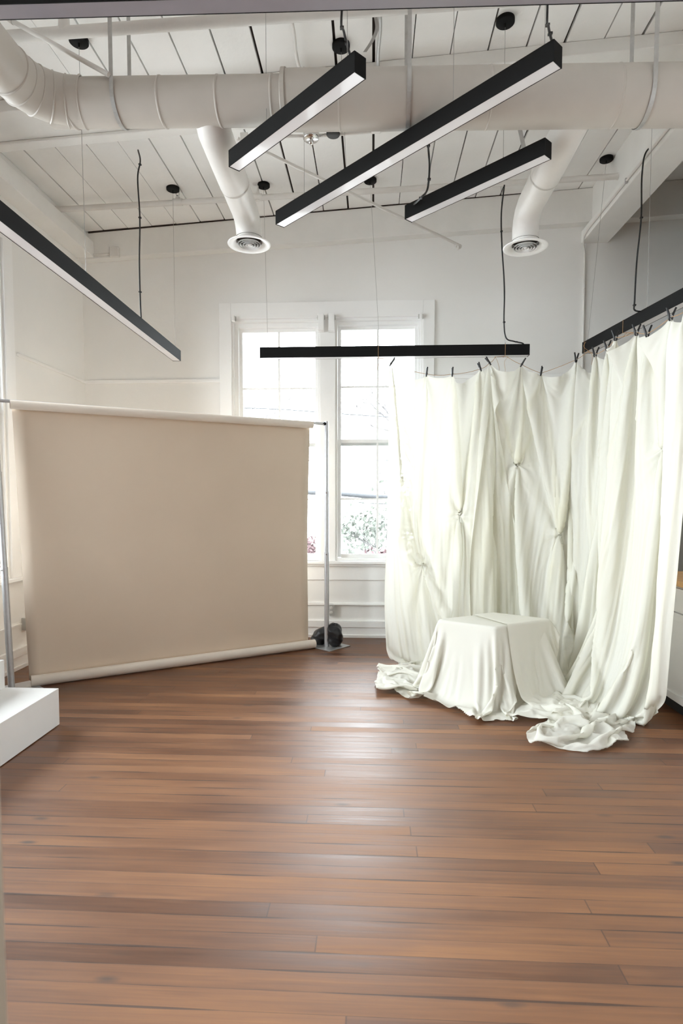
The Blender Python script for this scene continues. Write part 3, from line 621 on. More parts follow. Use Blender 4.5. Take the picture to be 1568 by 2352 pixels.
# sandbag saddled over the right stand's foot
def blob(c, rx, ry, rz, n=40, seed=0, amp=.12, tilt=0.0, flat=.0):
    V = []; F = []; rs = np.random.RandomState(seed); ph = rs.rand(8) * 6.28
    for i in range(n + 1):
        th = math.pi * i / n
        for j in range(n):
            f = 2 * math.pi * j / n; x, y, z = math.sin(th) * math.cos(f), math.sin(th) * math.sin(f), math.cos(th)
            # pillow like: squarer than an ellipsoid
            q = (abs(x) ** 2.6 + abs(y) ** 2.6 + abs(z) ** 2.6) ** (-1 / 2.6)
            w = 1 + amp * (math.sin(5 * z + 2 * f + ph[0]) * .35 + math.sin(9 * z - 3 * f + ph[1]) * .22 + math.sin(4 * f + ph[2] + 6 * z) * .25 + abs(math.sin(7 * z + 1.5 * f + ph[3])) * -.5)
            X_, Y_, Z_ = x * q * w * rx, y * q * w * ry, z * q * w * rz
            X_ += tilt * Z_; Zw = c[2] + Z_
            V.append((c[0] + X_, c[1] + Y_, max(Zw, .012)))
    for i in range(n):
        for j in range(n): F.append((i * n + j, i * n + (j + 1) % n, (i + 1) * n + (j + 1) % n, (i + 1) * n + j))
    return V, F
sb = thing('sandbag', 'black vinyl sandbag saddled over the base of the stand by the window', 'sandbag', PR + Vector((.05, .02, 0)))
V, F = blob((PR.x + .088, PR.y + .02, .125), .085, .10, .125, seed=3, tilt=-.08); MB().add(V, F, True).build('filled_pouch', 'bag', sb)
V, F = blob((PR.x - .075, PR.y + .11, .09), .095, .09, .105, seed=5, tilt=.45); MB().add(V, F, True).build('filled_pouch', 'bag', sb)
P = spline([(PR.x - .02, PR.y + .12, .15), (PR.x + .02, PR.y + .10, .215), (PR.x + .06, PR.y + .06, .245), (PR.x + .09, PR.y + .03, .235)], 6)
V = []
for q in P: V += [q + Vector((.0, -.055, 0)), q + Vector((0, .055, -.01))]
o = MB().add(V, [(2*i, 2*i+1, 2*i+3, 2*i+2) for i in range(len(P) - 1)], True).build('saddle_strap', 'bag', sb); o.modifiers.new('s', 'SOLIDIFY').thickness = .008
# ================================================================== white plinths
c = atZ(137, 1665, 0); ztop = .262
t = thing('posing_plinth', 'low white rectangular plinth on the floor at the left edge', 'plinth', (c.x - .5, c.y - .8, 0))
MB().box((c.x - .95, c.y - 1.25, .006), (c.x, c.y, ztop)).build('body', 'white', t, .0025, 2)
MB().box((c.x - .93, c.y - 1.23, 0), (c.x - .02, c.y - .02, .006)).build('underside_feet', 'dark', t)
c2_ = atZ(14, 1578.5, ztop)
t = MB().box((c.x - .95, c.y - 1.25, ztop + .001), (c2_.x, c.y - .01, ztop + .20)).build('step_block', 'white', None, .0025, 2); tag(t, 'smaller white block set on top of the low plinth at the left edge', 'plinth')
# ================================================================== outlets
def outlet(p, n, label, conduit=None):
    root = thing('power_outlet', label, 'outlet', p, 'surface-mounted outlets'); n = Vector(n); u = Vector((-n.y, n.x, 0)); z = Vector((0, 0, 1))
    def b(c, w, h, d): 
        m = MB(); m.bar(c, c + n * d, w, h); return m
    b(p, .072, .118, .045).build('box', 'plate', root, .004, 2); f = b(p + n * .045, .075, .121, .003).build('cover_plate', 'plate', root, .001, 1)
    for s in (-1, 1):
        m = MB(); c = p + n * .048 + z * s * .026; k = 24
        V = [c + u * .017 * math.cos(6.2832 * i / k) + z * max(-.0135, min(.0135, .017 * math.sin(6.2832 * i / k))) for i in range(k)] + [c + n * .004 + u * .0165 * math.cos(6.2832 * i / k) + z * max(-.013, min(.013, .0165 * math.sin(6.2832 * i / k))) for i in range(k)]
        m.add(V, [(i, (i + 1) % k, k + (i + 1) % k, k + i) for i in range(k)] + [tuple(range(k, 2 * k))]); fo = m.build('socket_face', 'ivory', root)
        s_ = MB()
        for q in (-.006, .006): s_.bar(c + u * q + n * .0035 + z * .002, c + u * q + n * .0045 + z * .002, .0022, .008)
        s_.bar(c + n * .0035 - z * .008, c + n * .0045 - z * .008, .004, .004); s_.build('slots', 'dark', fo)
    if conduit: MB().bar(conduit[0], conduit[1], .018, .014).build('surface_raceway', 'trim', root)
    return root
p = atY(761, 1399.5, D)
e = atY(769, 1388, D - .02)
outlet(p, (0, -1, 0), 'grey surface outlet with two sockets on the wall below the tall window', (e - Vector((.02,0,0)), Vector((2.3, D - .02, e.z))))
p = atX(54, 1432, XL); q = atX(48, 1433, XL + .015); q2 = Vector((XL + .015, 3.0, q.z - .0))
outlet(p, (1, 0, 0), 'grey surface outlet on the left wall behind the stand, just left of the paper', (q, q2))
# shade brackets on the window head
for x0, x1, y0, y1, dd_, lab in ((731, 744, 724, 763, .07, 'white shade bracket on the head of the window, left one of the middle pair'), (755, 768, 724, 763, .07, 'white shade bracket on the head of the window, right one of the middle pair'),
        (533, 540, 727, 739, .05, 'small white shade bracket at the upper left corner of the window'), (963, 969, 721, 733, .05, 'small white shade bracket at the upper right corner of the window')):
    a = atY(x0, y0, D - .03); b = atY(x1, y1, D - .03)
    t = thing('shade_bracket', lab, 'bracket', ((a.x + b.x) / 2, D - .03, a.z), 'window shade brackets')
    MB().box((a.x, D - .03 - dd_, b.z), (b.x, D - .026, a.z)).build('body', 'trim', t, .003, 2)
    MB().box((a.x - .012, D - .034, a.z - .05), (b.x + .012, D - .0275, a.z - .002)).build('mounting_plate', 'plate', t, .001, 1)
# ================================================================== cabinet and worktop
cxf = 2.185; cy0, cy1 = 2.6, 5.40; zt_ = .962
units = [(cy0, 3.35), (3.352, 4.18), (4.182, 4.92)]
labs = ['white base cabinet nearest the viewer along the right wall', 'white base cabinet partly hidden at the right edge beside the draped fabric', 'white base cabinet behind the draped fabric on the right']
for (y0, y1), lb in zip(units, labs):
    t = thing('base_cabinet', lb, 'cabinet', (cxf + .3, (y0 + y1) / 2, 0), 'kitchen base cabinets')
    MB().box((cxf + .02, y0, .115), (2.775, y1, zt_)).build('body', 'cab', t, .001, 1)
    MB().box((cxf + .09, y0, 0), (2.775, y1, .115)).build('toe_kick', 'dark', t)
    def panel(nm, ya, yb, za, zb_):
        m = MB(); f = .055 if zb_ - za > .3 else 0.0
        if f:
            m.box((cxf, ya, za), (cxf + .02, ya + f, zb_)); m.box((cxf, yb - f, za), (cxf + .02, yb, zb_)); m.box((cxf, ya + f, za), (cxf + .02, yb - f, za + f)); m.box((cxf, ya + f, zb_ - f), (cxf + .02, yb - f, zb_)); m.box((cxf + .008, ya + f, za + f), (cxf + .02, yb - f, zb_ - f))
        else: m.box((cxf, ya, za), (cxf + .02, yb, zb_))
        o = m.build(nm, 'cab', t, .0015, 1)
        yk = ya + .05 if nm == 'door' else (ya + yb) / 2; zk = zb_ - .06 if nm == 'door' else (za + zb_) / 2
        if yb < 4.2: MB().lathe([(0, -.026), (.011, -.025), (.013, -.020), (.006, -.012), (.005, .0)], (cxf, yk, zk), 20, True, 'X').build('knob', 'black', o)
    ym = (y0 + y1) / 2
    panel('drawer', y0 + .004, y1 - .015, .775, .945); panel('door', y0 + .004, ym - .002, .125, .765); panel('door', ym + .002, y1 - .015, .125, .765)
t = MB().box((cxf - .018, cy0 - .01, zt_ + .002), (2.775, 4.93, zt_ + .042)).build('worktop', 'butcher', None, .003, 2); tag(t, 'butcher-block wooden worktop on the white cabinets at the right edge', 'worktop')
# ================================================================== outside
gr = MB().box((-40, D + 1.2, -3.6), (45, 80, -3.5)).build('ground', 'earth'); struct(gr)
gr = MB().box((-40, -40, -3.6), (45, D + 1.2, -3.5)).build('ground', 'earth'); struct(gr)
def atYo(px, py, Y): return atY(px, py, Y)
for pts, r, lab in ((((560, 937), (640, 940), (724, 946), (790, 951), (880, 957)), .012, 'thin utility cable outside, crossing the upper sashes'),
        (((700, 1057), (783, 1057), (864, 1057), (960, 1059)), .010, 'thin utility cable outside, crossing the lower sashes near their top'),
        (((690, 1130), (785, 1135), (850, 1140), (960, 1145)), .05, 'thick bundled utility cable outside the lower panes'),
        (((690, 1146), (785, 1151), (850, 1156), (960, 1161)), .008, 'slack utility wire outside below the thick bundle')):
    P = spline([atYo(x, y, 13.0) for x, y in pts], 8); d0 = P[0] - P[1]; d1 = P[-1] - P[-2]
    P = [P[0] + d0.normalized() * 12] + P + [P[-1] + d1.normalized() * 12]
    tag(MB().tube(P, r, 8).build('utility_cable', 'cable'), lab, 'cable', 'utility cables outside')
def tree(name, lab, base, h, nb, seed, leafm=None, nl=0, spread=1.0, lr=.05):
    rs = random.Random(seed); root = thing(name, lab, 'tree', base); m = MB(); tips = []
    def grow(p, d, L, r, lv):
        q = p + d * L; mid = p + d * L * .5 + Vector((rs.uniform(-1, 1), rs.uniform(-1, 1), 0)) * L * .07
        m.tube([p, mid, q], [r, r * .85, r * .65], 5, False)
        if lv == 0: tips.append((q, L)); return
        if lv < 3: tips.append((q, L))
        for _ in range(3 if lv > 1 else 2):
            nd = (d + Vector((rs.gauss(0, .55 * spread), rs.gauss(0, .55 * spread), rs.gauss(.12, .3)))).normalized(); grow(q, nd, L * rs.uniform(.62, .82), r * .6, lv - 1)
    grow(Vector(base), Vector((0, 0, 1)), h * .30, h * .014, nb); m.build('branches', 'bark', root)
    if leafm:
        g = MB(); V = []; F = []
        for i in range(nl):
            q, L = rs.choice(tips); c = q + Vector((rs.gauss(0, 1), rs.gauss(0, 1), rs.gauss(0, .8))) * L * .55
            a = Vector((rs.gauss(0, 1), rs.gauss(0, 1), rs.gauss(0, 1))).normalized() * lr; b = a.orthogonal().normalized() * lr * .7; k = len(V)
            V += [c - a, c + b, c + a, c - b]; F.append((k, k + 1, k + 2, k + 3))
        g.add(V, F).build('foliage', leafm, root)
tree('bare_tree', 'bare branching tree outside the left sash', (-4.6, 17, -3.5), 9.0, 6, 4, spread=.8)
tree('bare_tree', 'bare branching tree outside the right sash', (2.6, 28, -3.5), 12.0, 6, 9, spread=.8)
tree('blossom_tree', 'pink blossoming tree outside the lower right panes', (.3, 15.5, -3.5), 4.2, 4, 21, 'blossom', 5200, 1.2, .07)
tree('blossom_tree', 'pink blossoming tree outside, hidden mostly by the paper backdrop', (-2.4, 23, -3.5), 4.0, 4, 22, 'blossom', 3600, 1.2, .07)
tree('leafy_tree', 'pale green tree outside behind the thick cable', (.9, 19.5, -3.5), 6.0, 5, 31, 'leaf', 2200, .9, .09)
# ================================================================== light
w = bpy.data.worlds.new('sky'); SC.world = w; w.use_nodes = True; nt = w.node_tree; bg = nt.nodes['Background']
SKY = 9.0
tc = nt.nodes.new('ShaderNodeTexCoord'); n = nt.nodes.new('ShaderNodeTexNoise'); n.inputs['Scale'].default_value = 1.6; nt.links.new(tc.outputs['Generated'], n.inputs['Vector'])
cr = nt.nodes.new('ShaderNodeValToRGB'); cr.color_ramp.elements[0].color = (.87, .935, 1.0, 1); cr.color_ramp.elements[1].color = (.93, .967, 1.0, 1)
nt.links.new(n.outputs['Fac'], cr.inputs[0]); nt.links.new(cr.outputs[0], bg.inputs[0]); bg.inputs[1].default_value = SKY
SC.view_settings.view_transform = 'Standard'; SC.view_settings.look = 'None'; SC.view_settings.gamma = 1; SC.view_settings.use_curve_mapping = False
SC.view_settings.exposure = 1.03
cy = SC.cycles
cy.use_adaptive_sampling = True; cy.adaptive_threshold = .02; cy.max_bounces = 10; cy.diffuse_bounces = 8; cy.glossy_bounces = 5; cy.transmission_bounces = 8; cy.transparent_max_bounces = 12
cy.use_denoising = True; cy.sample_clamp_indirect = 8; cy.caustics_reflective = False; cy.caustics_refractive = False
# ================================================================== cloth
def relax(x, M2, pinf, collide, steps, dt=.012, damp=.985, iters=2, g=.45, bend=.12, hfl=None, fr=.75, seed=0):
    """position based cloth on a grid. x (H,W,3); M2 (H,W,2) material coordinates in metres"""
    H, W = x.shape[:2]; f4 = np.float32; x = x.astype(f4); M2 = M2.astype(f4)
    pin, tgt = pinf(M2); w = np.ones((H, W, 1), f4); w[pin] = 0
    start = x[pin].copy(); v = np.zeros_like(x); cons = []
    def L(a, b): return np.sqrt(((M2[a] - M2[b]) ** 2).sum(-1, keepdims=True))
    def addc(di, dj, k, comp):
        S = slice; prs = []
        if di == 0:
            for ph in range(2 * dj): prs.append(((S(None), S(ph, W - dj, 2 * dj)), (S(None), S(ph + dj, W, 2 * dj))))
        elif dj == 0:
            for ph in range(2 * di): prs.append(((S(ph, H - di, 2 * di), S(None)), (S(ph + di, H, 2 * di), S(None))))
        else:
            for ph in range(2):
                ja, jb = (S(0, W - 1), S(1, W)) if dj > 0 else (S(1, W), S(0, W - 1))
                prs.append(((S(ph, H - 1, 2), ja), (S(ph + 1, H, 2), jb)))
        for a, b in prs:
            ra, rb = w[a], w[b]
            if ra.size == 0 or rb.size == 0: continue
            ws = ra + rb; inv = np.where(ws > 0, k / np.maximum(ws, 1e-6), 0).astype(f4)
            cons.append((a, b, L(a, b), ra * inv, rb * inv, comp))
    addc(0, 1, 1.0, 0); addc(1, 0, 1.0, 0); addc(1, 1, .35, 0); addc(1, -1, .35, 0); addc(0, 2, bend, 1); addc(2, 0, bend, 1)
    gv = np.array([0, 0, -g * dt * dt], f4)
    for s in range(steps):
        f = min(1.0, (s + 1) / (steps * .4)); f = f * f * (3 - 2 * f)
        vel = (v * damp); mv = np.sqrt((vel ** 2).sum(-1, keepdims=True)); vel *= np.minimum(1, .03 / np.maximum(mv, 1e-9))
        p = x + (vel + gv) * (w > 0)
        if pin.any(): p[pin] = start + (tgt - start) * f
        for _ in range(iters):
            for (a, b, l0, ka, kb, comp) in cons:
                d = p[b] - p[a]; l = np.sqrt((d * d).sum(-1, keepdims=True)) + 1e-9; c = (l - l0) / l
                if comp: c = np.minimum(c, 0)
                d *= c; p[a] += d * ka; p[b] -= d * kb
        # floor
        zf = hfl if hfl is not None else .004
        m = p[..., 2] < zf
        if m.any():
            k = fr; q = p[m]; o = x[m]; q[:, :2] = o[:, :2] + (q[:, :2] - o[:, :2]) * (1 - k); q[:, 2] = (zf[m] if hfl is not None else zf); p[m] = q
        if collide: collide(p, x)
        if pin.any(): p[pin] = start + (tgt - start) * f
        v = p - x; x = p
    return x
def upsample(x, n=2):
    H, W = x.shape[:2]; a = np.zeros((2 * H - 1, W, x.shape[2]), x.dtype); a[::2] = x; a[1::2] = (x[1:] + x[:-1]) / 2
    b = np.zeros((2 * H - 1, 2 * W - 1, x.shape[2]), x.dtype); b[:, ::2] = a; b[:, 1::2] = (a[:, 1:] + a[:, :-1]) / 2; return b
def vnoise(M2, sc, seed, octv=3):
    rs = np.random.RandomState(seed); out = np.zeros(M2.shape[:2]); amp = 1.0; tot = 0
    for o in range(octv):
        G = rs.rand(64, 64); u = M2[..., 0] * sc * 2 ** o + 17.3 * o; v = M2[..., 1] * sc * 2 ** o + 5.1 * o
        iu = np.floor(u).astype(int); iv = np.floor(v).astype(int); fu = u - iu; fv = v - iv; fu = fu * fu * (3 - 2 * fu); fv = fv * fv * (3 - 2 * fv)
        g = lambda a, b: G[a % 64, b % 64]
        out += amp * ((g(iu, iv) * (1 - fu) + g(iu + 1, iv) * fu) * (1 - fv) + (g(iu, iv + 1) * (1 - fu) + g(iu + 1, iv + 1) * fu) * fv); tot += amp; amp *= .5
    return out / tot
def smooth(x, n=1, k=.5):
    for _ in range(n):
        y = x.copy(); y[1:-1, 1:-1] = x[1:-1, 1:-1] * (1 - k) + k * .25 * (x[2:, 1:-1] + x[:-2, 1:-1] + x[1:-1, 2:] + x[1:-1, :-2]); x = y
    return x
def grid_obj(name, x, m, parent=None, keep=None):
    H, W = x.shape[:2]; me = bpy.data.meshes.new(name); idx = np.arange(H * W).reshape(H, W)
    F = np.stack([idx[:-1, :-1], idx[:-1, 1:], idx[1:, 1:], idx[1:, :-1]], -1).reshape(-1, 4)
    if keep is not None: F = F[keep[:-1, :-1].ravel()]
    me.vertices.add(H * W); me.vertices.foreach_set('co', x.astype(np.float32).ravel()); n = len(F)
    me.loops.add(n * 4); me.loops.foreach_set('vertex_index', F.ravel().astype(np.int32)); me.polygons.add(n)
    me.polygons.foreach_set('loop_start', np.arange(0, n * 4, 4, dtype=np.int32)); me.polygons.foreach_set('loop_total', np.full(n, 4, np.int32))
    me.update(calc_edges=True); me.validate(); me.polygons.foreach_set('use_smooth', np.ones(len(me.polygons), bool)); me.materials.append(M[m])
    o = bpy.data.objects.new(name, me); COL.objects.link(o)
    if parent is not None: put(o, parent)
    return o
# covered box under the draped cloth -------------------------------------------------
ZB = .60
bc = [atZ(1137, 1442, ZB), atZ(1258, 1427, ZB), None, atZ(999, 1424, ZB)]
bc[2] = bc[1] + bc[3] - bc[0]
QP = np.array([[c.x, c.y] for c in bc]); QE = np.roll(QP, -1, 0) - QP; QL = np.linalg.norm(QE, axis=1, keepdims=True); QN = np.stack([-QE[:, 1], QE[:, 0]], 1) / QL
if ((QP.mean(0) - QP[0]) @ QN[0]) < 0: QN = -QN
def sdist(q): return np.stack([(q - QP[k]) @ QN[k] for k in range(4)], -1)   # inside: all positive
def closest(q):
    best = None; bd = None
    for k in range(4):
        t = np.clip(((q - QP[k]) @ QE[k]) / QL[k, 0] ** 2, 0, 1); c = QP[k] + t[..., None] * QE[k]; dd = np.hypot(*(np.moveaxis(q - c, -1, 0)))
        if best is None: best, bd = c, dd
        else: m = dd < bd; best = np.where(m[..., None], c, best); bd = np.where(m, dd, bd)
    ins = (sdist(q) > 0).all(-1); return np.where(ins[..., None], q, best), np.where(ins, 0, bd)
def box_collide(mar=.0, fric=.5):
    def f(p, x):
        near = np.nonzero((p[..., 2] < ZB + mar) & (np.abs(p[..., 0] - QP[:, 0].mean()) < .8) & (np.abs(p[..., 1] - QP[:, 1].mean()) < .8))
        if len(near[0]) == 0: return
        P = p[near]; s = sdist(P[:, :2].astype(float)) + mar; ins = (s > 0).all(-1)
        if not ins.any(): return
        P = P[ins]; s = s[ins]; X0 = x[near][ins]; d = np.concatenate([s, (ZB + mar - P[:, 2:3]) * .7], 1); k = d.argmin(1); side = k < 4
        P[side, :2] -= (QN[k[side]] * s[side, k[side]][:, None]).astype(P.dtype)
        t = ~side; P[t, 2] = ZB + mar; P[t, :2] = X0[t, :2] + (P[t, :2] - X0[t, :2]) * (1 - fric)
        p[near[0][ins], near[1][ins]] = P
    return f
import time as _t
def nopin(M2): return np.zeros(M2.shape[:2], bool), np.zeros((0, 3), np.float32)
def table_cloth():
    t0 = _t.time(); s = .044
    A = np.arange(-.38, 2.22, s); B = np.arange(3.80, 5.80, s); M2 = np.stack(np.meshgrid(A, B), -1)
    c, dd = closest(M2); dr = (M2 - c) / np.maximum(dd, 1e-6)[..., None]
    x = np.zeros(M2.shape[:2] + (3,)); x[..., :2] = c + dr * (dd * (.22 + .16 * np.clip(dr[..., 0], 0, 1)) + np.maximum(0, dd - .62) * .5)[..., None]; x[..., 2] = np.maximum(.02, ZB + .01 - dd * .94)
    x += (vnoise(M2, 6, 3)[..., None] - .5) * .03
    for lv, (st_, it) in enumerate(((420, 8), (220, 6), (90, 4))):
        dist = closest(M2)[1]
        r1 = np.abs(vnoise(M2, 6.5, 5 , 3) - .5) * 2; h = .006 + .12 * np.clip(1 - r1 * 2.4, 0, 1) * np.clip((dist - .42) * 4, 0, 1) * vnoise(M2, 2.2, 8, 1)
        x = relax(x, M2, nopin, box_collide(.006, .6), st_, iters=it, hfl=h.astype(np.float32), bend=.08, fr=.93)
        if lv < 2: x = upsample(x); M2 = upsample(M2); x += (vnoise(M2, 22, 40 + lv, 1)[..., None] - .5) * .006
    x = smooth(x, 1); print('table cloth', x.shape, _t.time() - t0); return x, M2
# hanging sheets -----------------------------------------------------------------------
CLIPS = [(897, 838, 5.80), (979, 862, 5.80), (1038, 862, 5.80), (1103, 850, 5.80), (1124, 836, 5.80), (1197, 840, 5.79), (1242, 860, 5.76),
    (1323, 829, 5.62), (1367, 817, 5.32), (1395, 802, 5.12), (1414, 779, 4.96), (1462, 767, 4.66), (1487, 770, 4.48), (1541, 732, 4.18), (1573, 719, 3.99)]
CP = [atY(*c) for c in CLIPS]
LAY = {}
def sheet(ci, lens, uL, uR, Lv, foot, pinches, seed, feet=(), pulls=(), sags=(), levels=((460, 12), (200, 6), (30, 3))):
    """ci: clip indices; lens: cloth width between clips; uL/uR overhang; Lv(u)->length; foot(f)->(floor xy offset, direction, spread)"""
    t0 = _t.time(); C = [np.array(CP[i]) for i in ci]; us = [uL]
    for l in lens: us.append(us[-1] + l)
    Wm = us[-1] + uR; s = .042; U = np.linspace(0, Wm, int(Wm / s) + 1); V = np.linspace(0, 1, 82)
    UU, VV = np.meshgrid(U, V); LL = Lv(UU / Wm); M2 = np.stack([UU, VV * LL], -1)
    ext = [C[0] + (C[0] - C[1]) / np.linalg.norm(C[0] - C[1]) * uL * .45] + C + [C[-1] + (C[-1] - C[-2]) / np.linalg.norm(C[-1] - C[-2]) * uR * .5]
    ue = [0] + us + [Wm]
    T = np.stack([np.interp(UU, ue, [e[k] for e in ext]) for k in range(3)], -1)
    for i_, s_ in enumerate(sags): f_ = np.clip((UU - us[i_]) / (us[i_ + 1] - us[i_]), 0, 1); T[..., 2] -= s_ * 4 * f_ * (1 - f_)
    tang = np.gradient(T, axis=1); tang[..., 2] = 0; tang /= np.linalg.norm(tang, axis=-1, keepdims=True) + 1e-9; nrm = np.stack([tang[..., 1], -tang[..., 0], 0 * tang[..., 0]], -1)
    fo, fd = foot(UU / Wm); zt = T[..., 2]; hang = np.sqrt(zt ** 2 + (fo ** 2).sum(-1)); dv = M2[..., 1]
    h = np.clip(dv / hang, 0, 1); x = T.copy(); x[..., 2] = zt * (1 - h) + .004; x[..., :2] += fo * (h ** 2.2)[..., None]
    ex = np.maximum(0, dv - hang); x[..., :2] += fd * ex[..., None] * .8
    wav = np.sin(UU * 2 * math.pi / .15 + 2.0 * vnoise(M2 * np.array([1.0, .12]), 2, seed, 2) * 8) * .030 * np.clip(dv * 3, .15, 1)
    x += nrm * wav[..., None]; x += (vnoise(M2, 5, seed + 1, 2)[..., None] - .5) * .02
    P3 = []
    for (px, py, Y, u_, dv_, r) in pinches: P3.append((np.array(atY(px, py, Y)), u_, dv_, r))
    for f_ in feet:
        top = np.array([np.interp(f_ * Wm, ue, [e[k] for e in ext]) for k in range(3)]); fo1, _ = foot(np.array([f_])); q3 = np.array([top[0] + fo1[0, 0], top[1] + fo1[0, 1], .012])
        P3.append((q3, f_ * Wm, np.linalg.norm(q3 - top) * 1.004 + .01, .03))
    def pinf(M):
        pin = np.zeros(M.shape[:2], bool); tg = np.zeros(M.shape[:2] + (3,), np.float32); du = Wm / (M.shape[1] - 1)
        for c, u in zip(C, us):
            r = max(.036, du * .51); m = (np.abs(M[..., 0] - u) <= r) & (M[..., 1] < .012)
            k = (M[..., 0] - u)[m]; pin |= m; n_ = np.stack([k * .25, k * 0 + np.cos(k / .028 * 6) * .004, -np.abs(k) * .15], -1); tg[m] = c + n_
        for c, u, d_, r in P3:
            rr = max(r, du * .75); q = np.hypot(M[..., 0] - u, M[..., 1] - d_); m = q < rr
            if not m.any(): m = q <= q.min() + 1e-6
            pin |= m; a = (M[..., 0] - u)[m]; b = (M[..., 1] - d_)[m]; k = (q[m] / rr)
            tg[m] = c + np.stack([a * .10, -.012 - .02 * (1 - k) , -b * .22], -1)
        return pin, tg[pin]
    for lv, (st_, it) in enumerate(levels):
        L0 = (M2[..., 1] / np.maximum(T[..., 2], 1)) if lv == 0 else None
        r1 = np.abs(vnoise(M2, 5.5, seed + 5, 3) - .5) * 2; fl = np.clip((M2[..., 1] - 2.75) * 3, 0, 1)
        hf = .006 + .07 * np.clip(1 - r1 * 2.2, 0, 1) * fl * vnoise(M2, 2.5, seed + 9, 1)
        x = relax(x, M2, pinf, box_collide(.05, .3), st_, iters=it, hfl=hf.astype(np.float32), bend=.03, fr=.85)
        if lv < len(levels) - 1: x = upsample(x); M2 = upsample(M2); x[..., :2] += ((vnoise(M2 * np.array([1.0, .07]), 19 if lv == 0 else 30, seed + 40 + lv, 2) - .5) * np.clip(M2[..., 1] * 6, 0, 1) * (.032 if lv == 0 else .012))[..., None] * np.array([.25, -1.0])
    x = smooth(x, 1)
    # thin gathered creases: they run down from the clips and out of the pinches
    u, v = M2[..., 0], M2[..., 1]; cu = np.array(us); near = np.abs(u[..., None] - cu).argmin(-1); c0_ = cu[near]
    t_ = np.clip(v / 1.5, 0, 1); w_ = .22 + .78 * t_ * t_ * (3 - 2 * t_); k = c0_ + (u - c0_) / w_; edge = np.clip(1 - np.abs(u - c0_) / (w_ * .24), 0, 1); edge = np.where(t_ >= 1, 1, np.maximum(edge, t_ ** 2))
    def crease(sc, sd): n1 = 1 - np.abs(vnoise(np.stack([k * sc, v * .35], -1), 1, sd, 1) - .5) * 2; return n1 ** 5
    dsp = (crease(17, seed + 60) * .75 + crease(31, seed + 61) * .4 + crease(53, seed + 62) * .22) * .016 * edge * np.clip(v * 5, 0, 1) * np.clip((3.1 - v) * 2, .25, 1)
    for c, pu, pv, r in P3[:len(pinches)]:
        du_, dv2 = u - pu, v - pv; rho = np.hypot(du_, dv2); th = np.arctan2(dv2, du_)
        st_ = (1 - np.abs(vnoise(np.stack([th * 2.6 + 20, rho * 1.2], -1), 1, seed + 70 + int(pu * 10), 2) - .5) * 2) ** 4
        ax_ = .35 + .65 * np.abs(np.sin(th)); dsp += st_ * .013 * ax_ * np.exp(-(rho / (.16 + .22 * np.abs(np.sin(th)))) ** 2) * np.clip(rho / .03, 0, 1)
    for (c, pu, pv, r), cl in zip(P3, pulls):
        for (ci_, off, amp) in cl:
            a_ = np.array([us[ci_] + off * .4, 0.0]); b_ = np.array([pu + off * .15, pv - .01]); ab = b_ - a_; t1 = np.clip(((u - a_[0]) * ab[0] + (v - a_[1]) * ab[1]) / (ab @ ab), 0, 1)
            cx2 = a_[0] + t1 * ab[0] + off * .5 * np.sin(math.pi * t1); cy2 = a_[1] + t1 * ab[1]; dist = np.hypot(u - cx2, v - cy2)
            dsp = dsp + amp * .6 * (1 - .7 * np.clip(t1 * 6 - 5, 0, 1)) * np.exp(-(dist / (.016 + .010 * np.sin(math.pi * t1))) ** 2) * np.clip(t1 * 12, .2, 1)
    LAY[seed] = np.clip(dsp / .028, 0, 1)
    gu = np.gradient(x, axis=1); gv2 = np.gradient(x, axis=0); nn = np.cross(gu, gv2); nn /= np.linalg.norm(nn, axis=-1, keepdims=True) + 1e-9
    sg = np.sign((nn * np.array([-.35, -1, .0])).sum(-1, keepdims=True)); x = x + nn * sg * dsp[..., None]
    x[..., 2] = np.maximum(x[..., 2], .003)
    print('sheet', x.shape, _t.time() - t0); return x, us
def lerp1(f, xs, ys): return np.interp(f, xs, ys)
def footA(f):
    fo = np.stack([lerp1(f, [0, .15, 1], [.10, .12, .12]), lerp1(f, [0, .5, 1], [-.16, -.26, -.30])], -1)
    fd = np.stack([lerp1(f, [0, .2, 1], [.15, .1, .1]), lerp1(f, [0, 1], [-.8, -.8])], -1); return fo, fd
def footB(f):
    fo = np.stack([lerp1(f, [0, .15, .3, .45, .6, .7, .85, 1], [.0, 0, -.10, -.12, -.42, -.50, -.36, -.06]), lerp1(f, [0, .15, .3, .45, .6, .7, .85, 1], [-.30, -.16, -.50, -.14, -.10, -.10, -.04, .30])], -1)
    fd = np.stack([lerp1(f, [0, .3, .5, .8, 1], [0, -.15, -.7, -.9, -.75]), lerp1(f, [0, .3, .5, .8, 1], [-.9, -.8, -.5, -.28, -.30])], -1); return fo, fd
lensA = [.50, .30, .44, .18]
lensB = [.50, .30, .48, .54, .38, .26, .54, .26, .50, .33]
tc_x, tc_M = table_cloth()
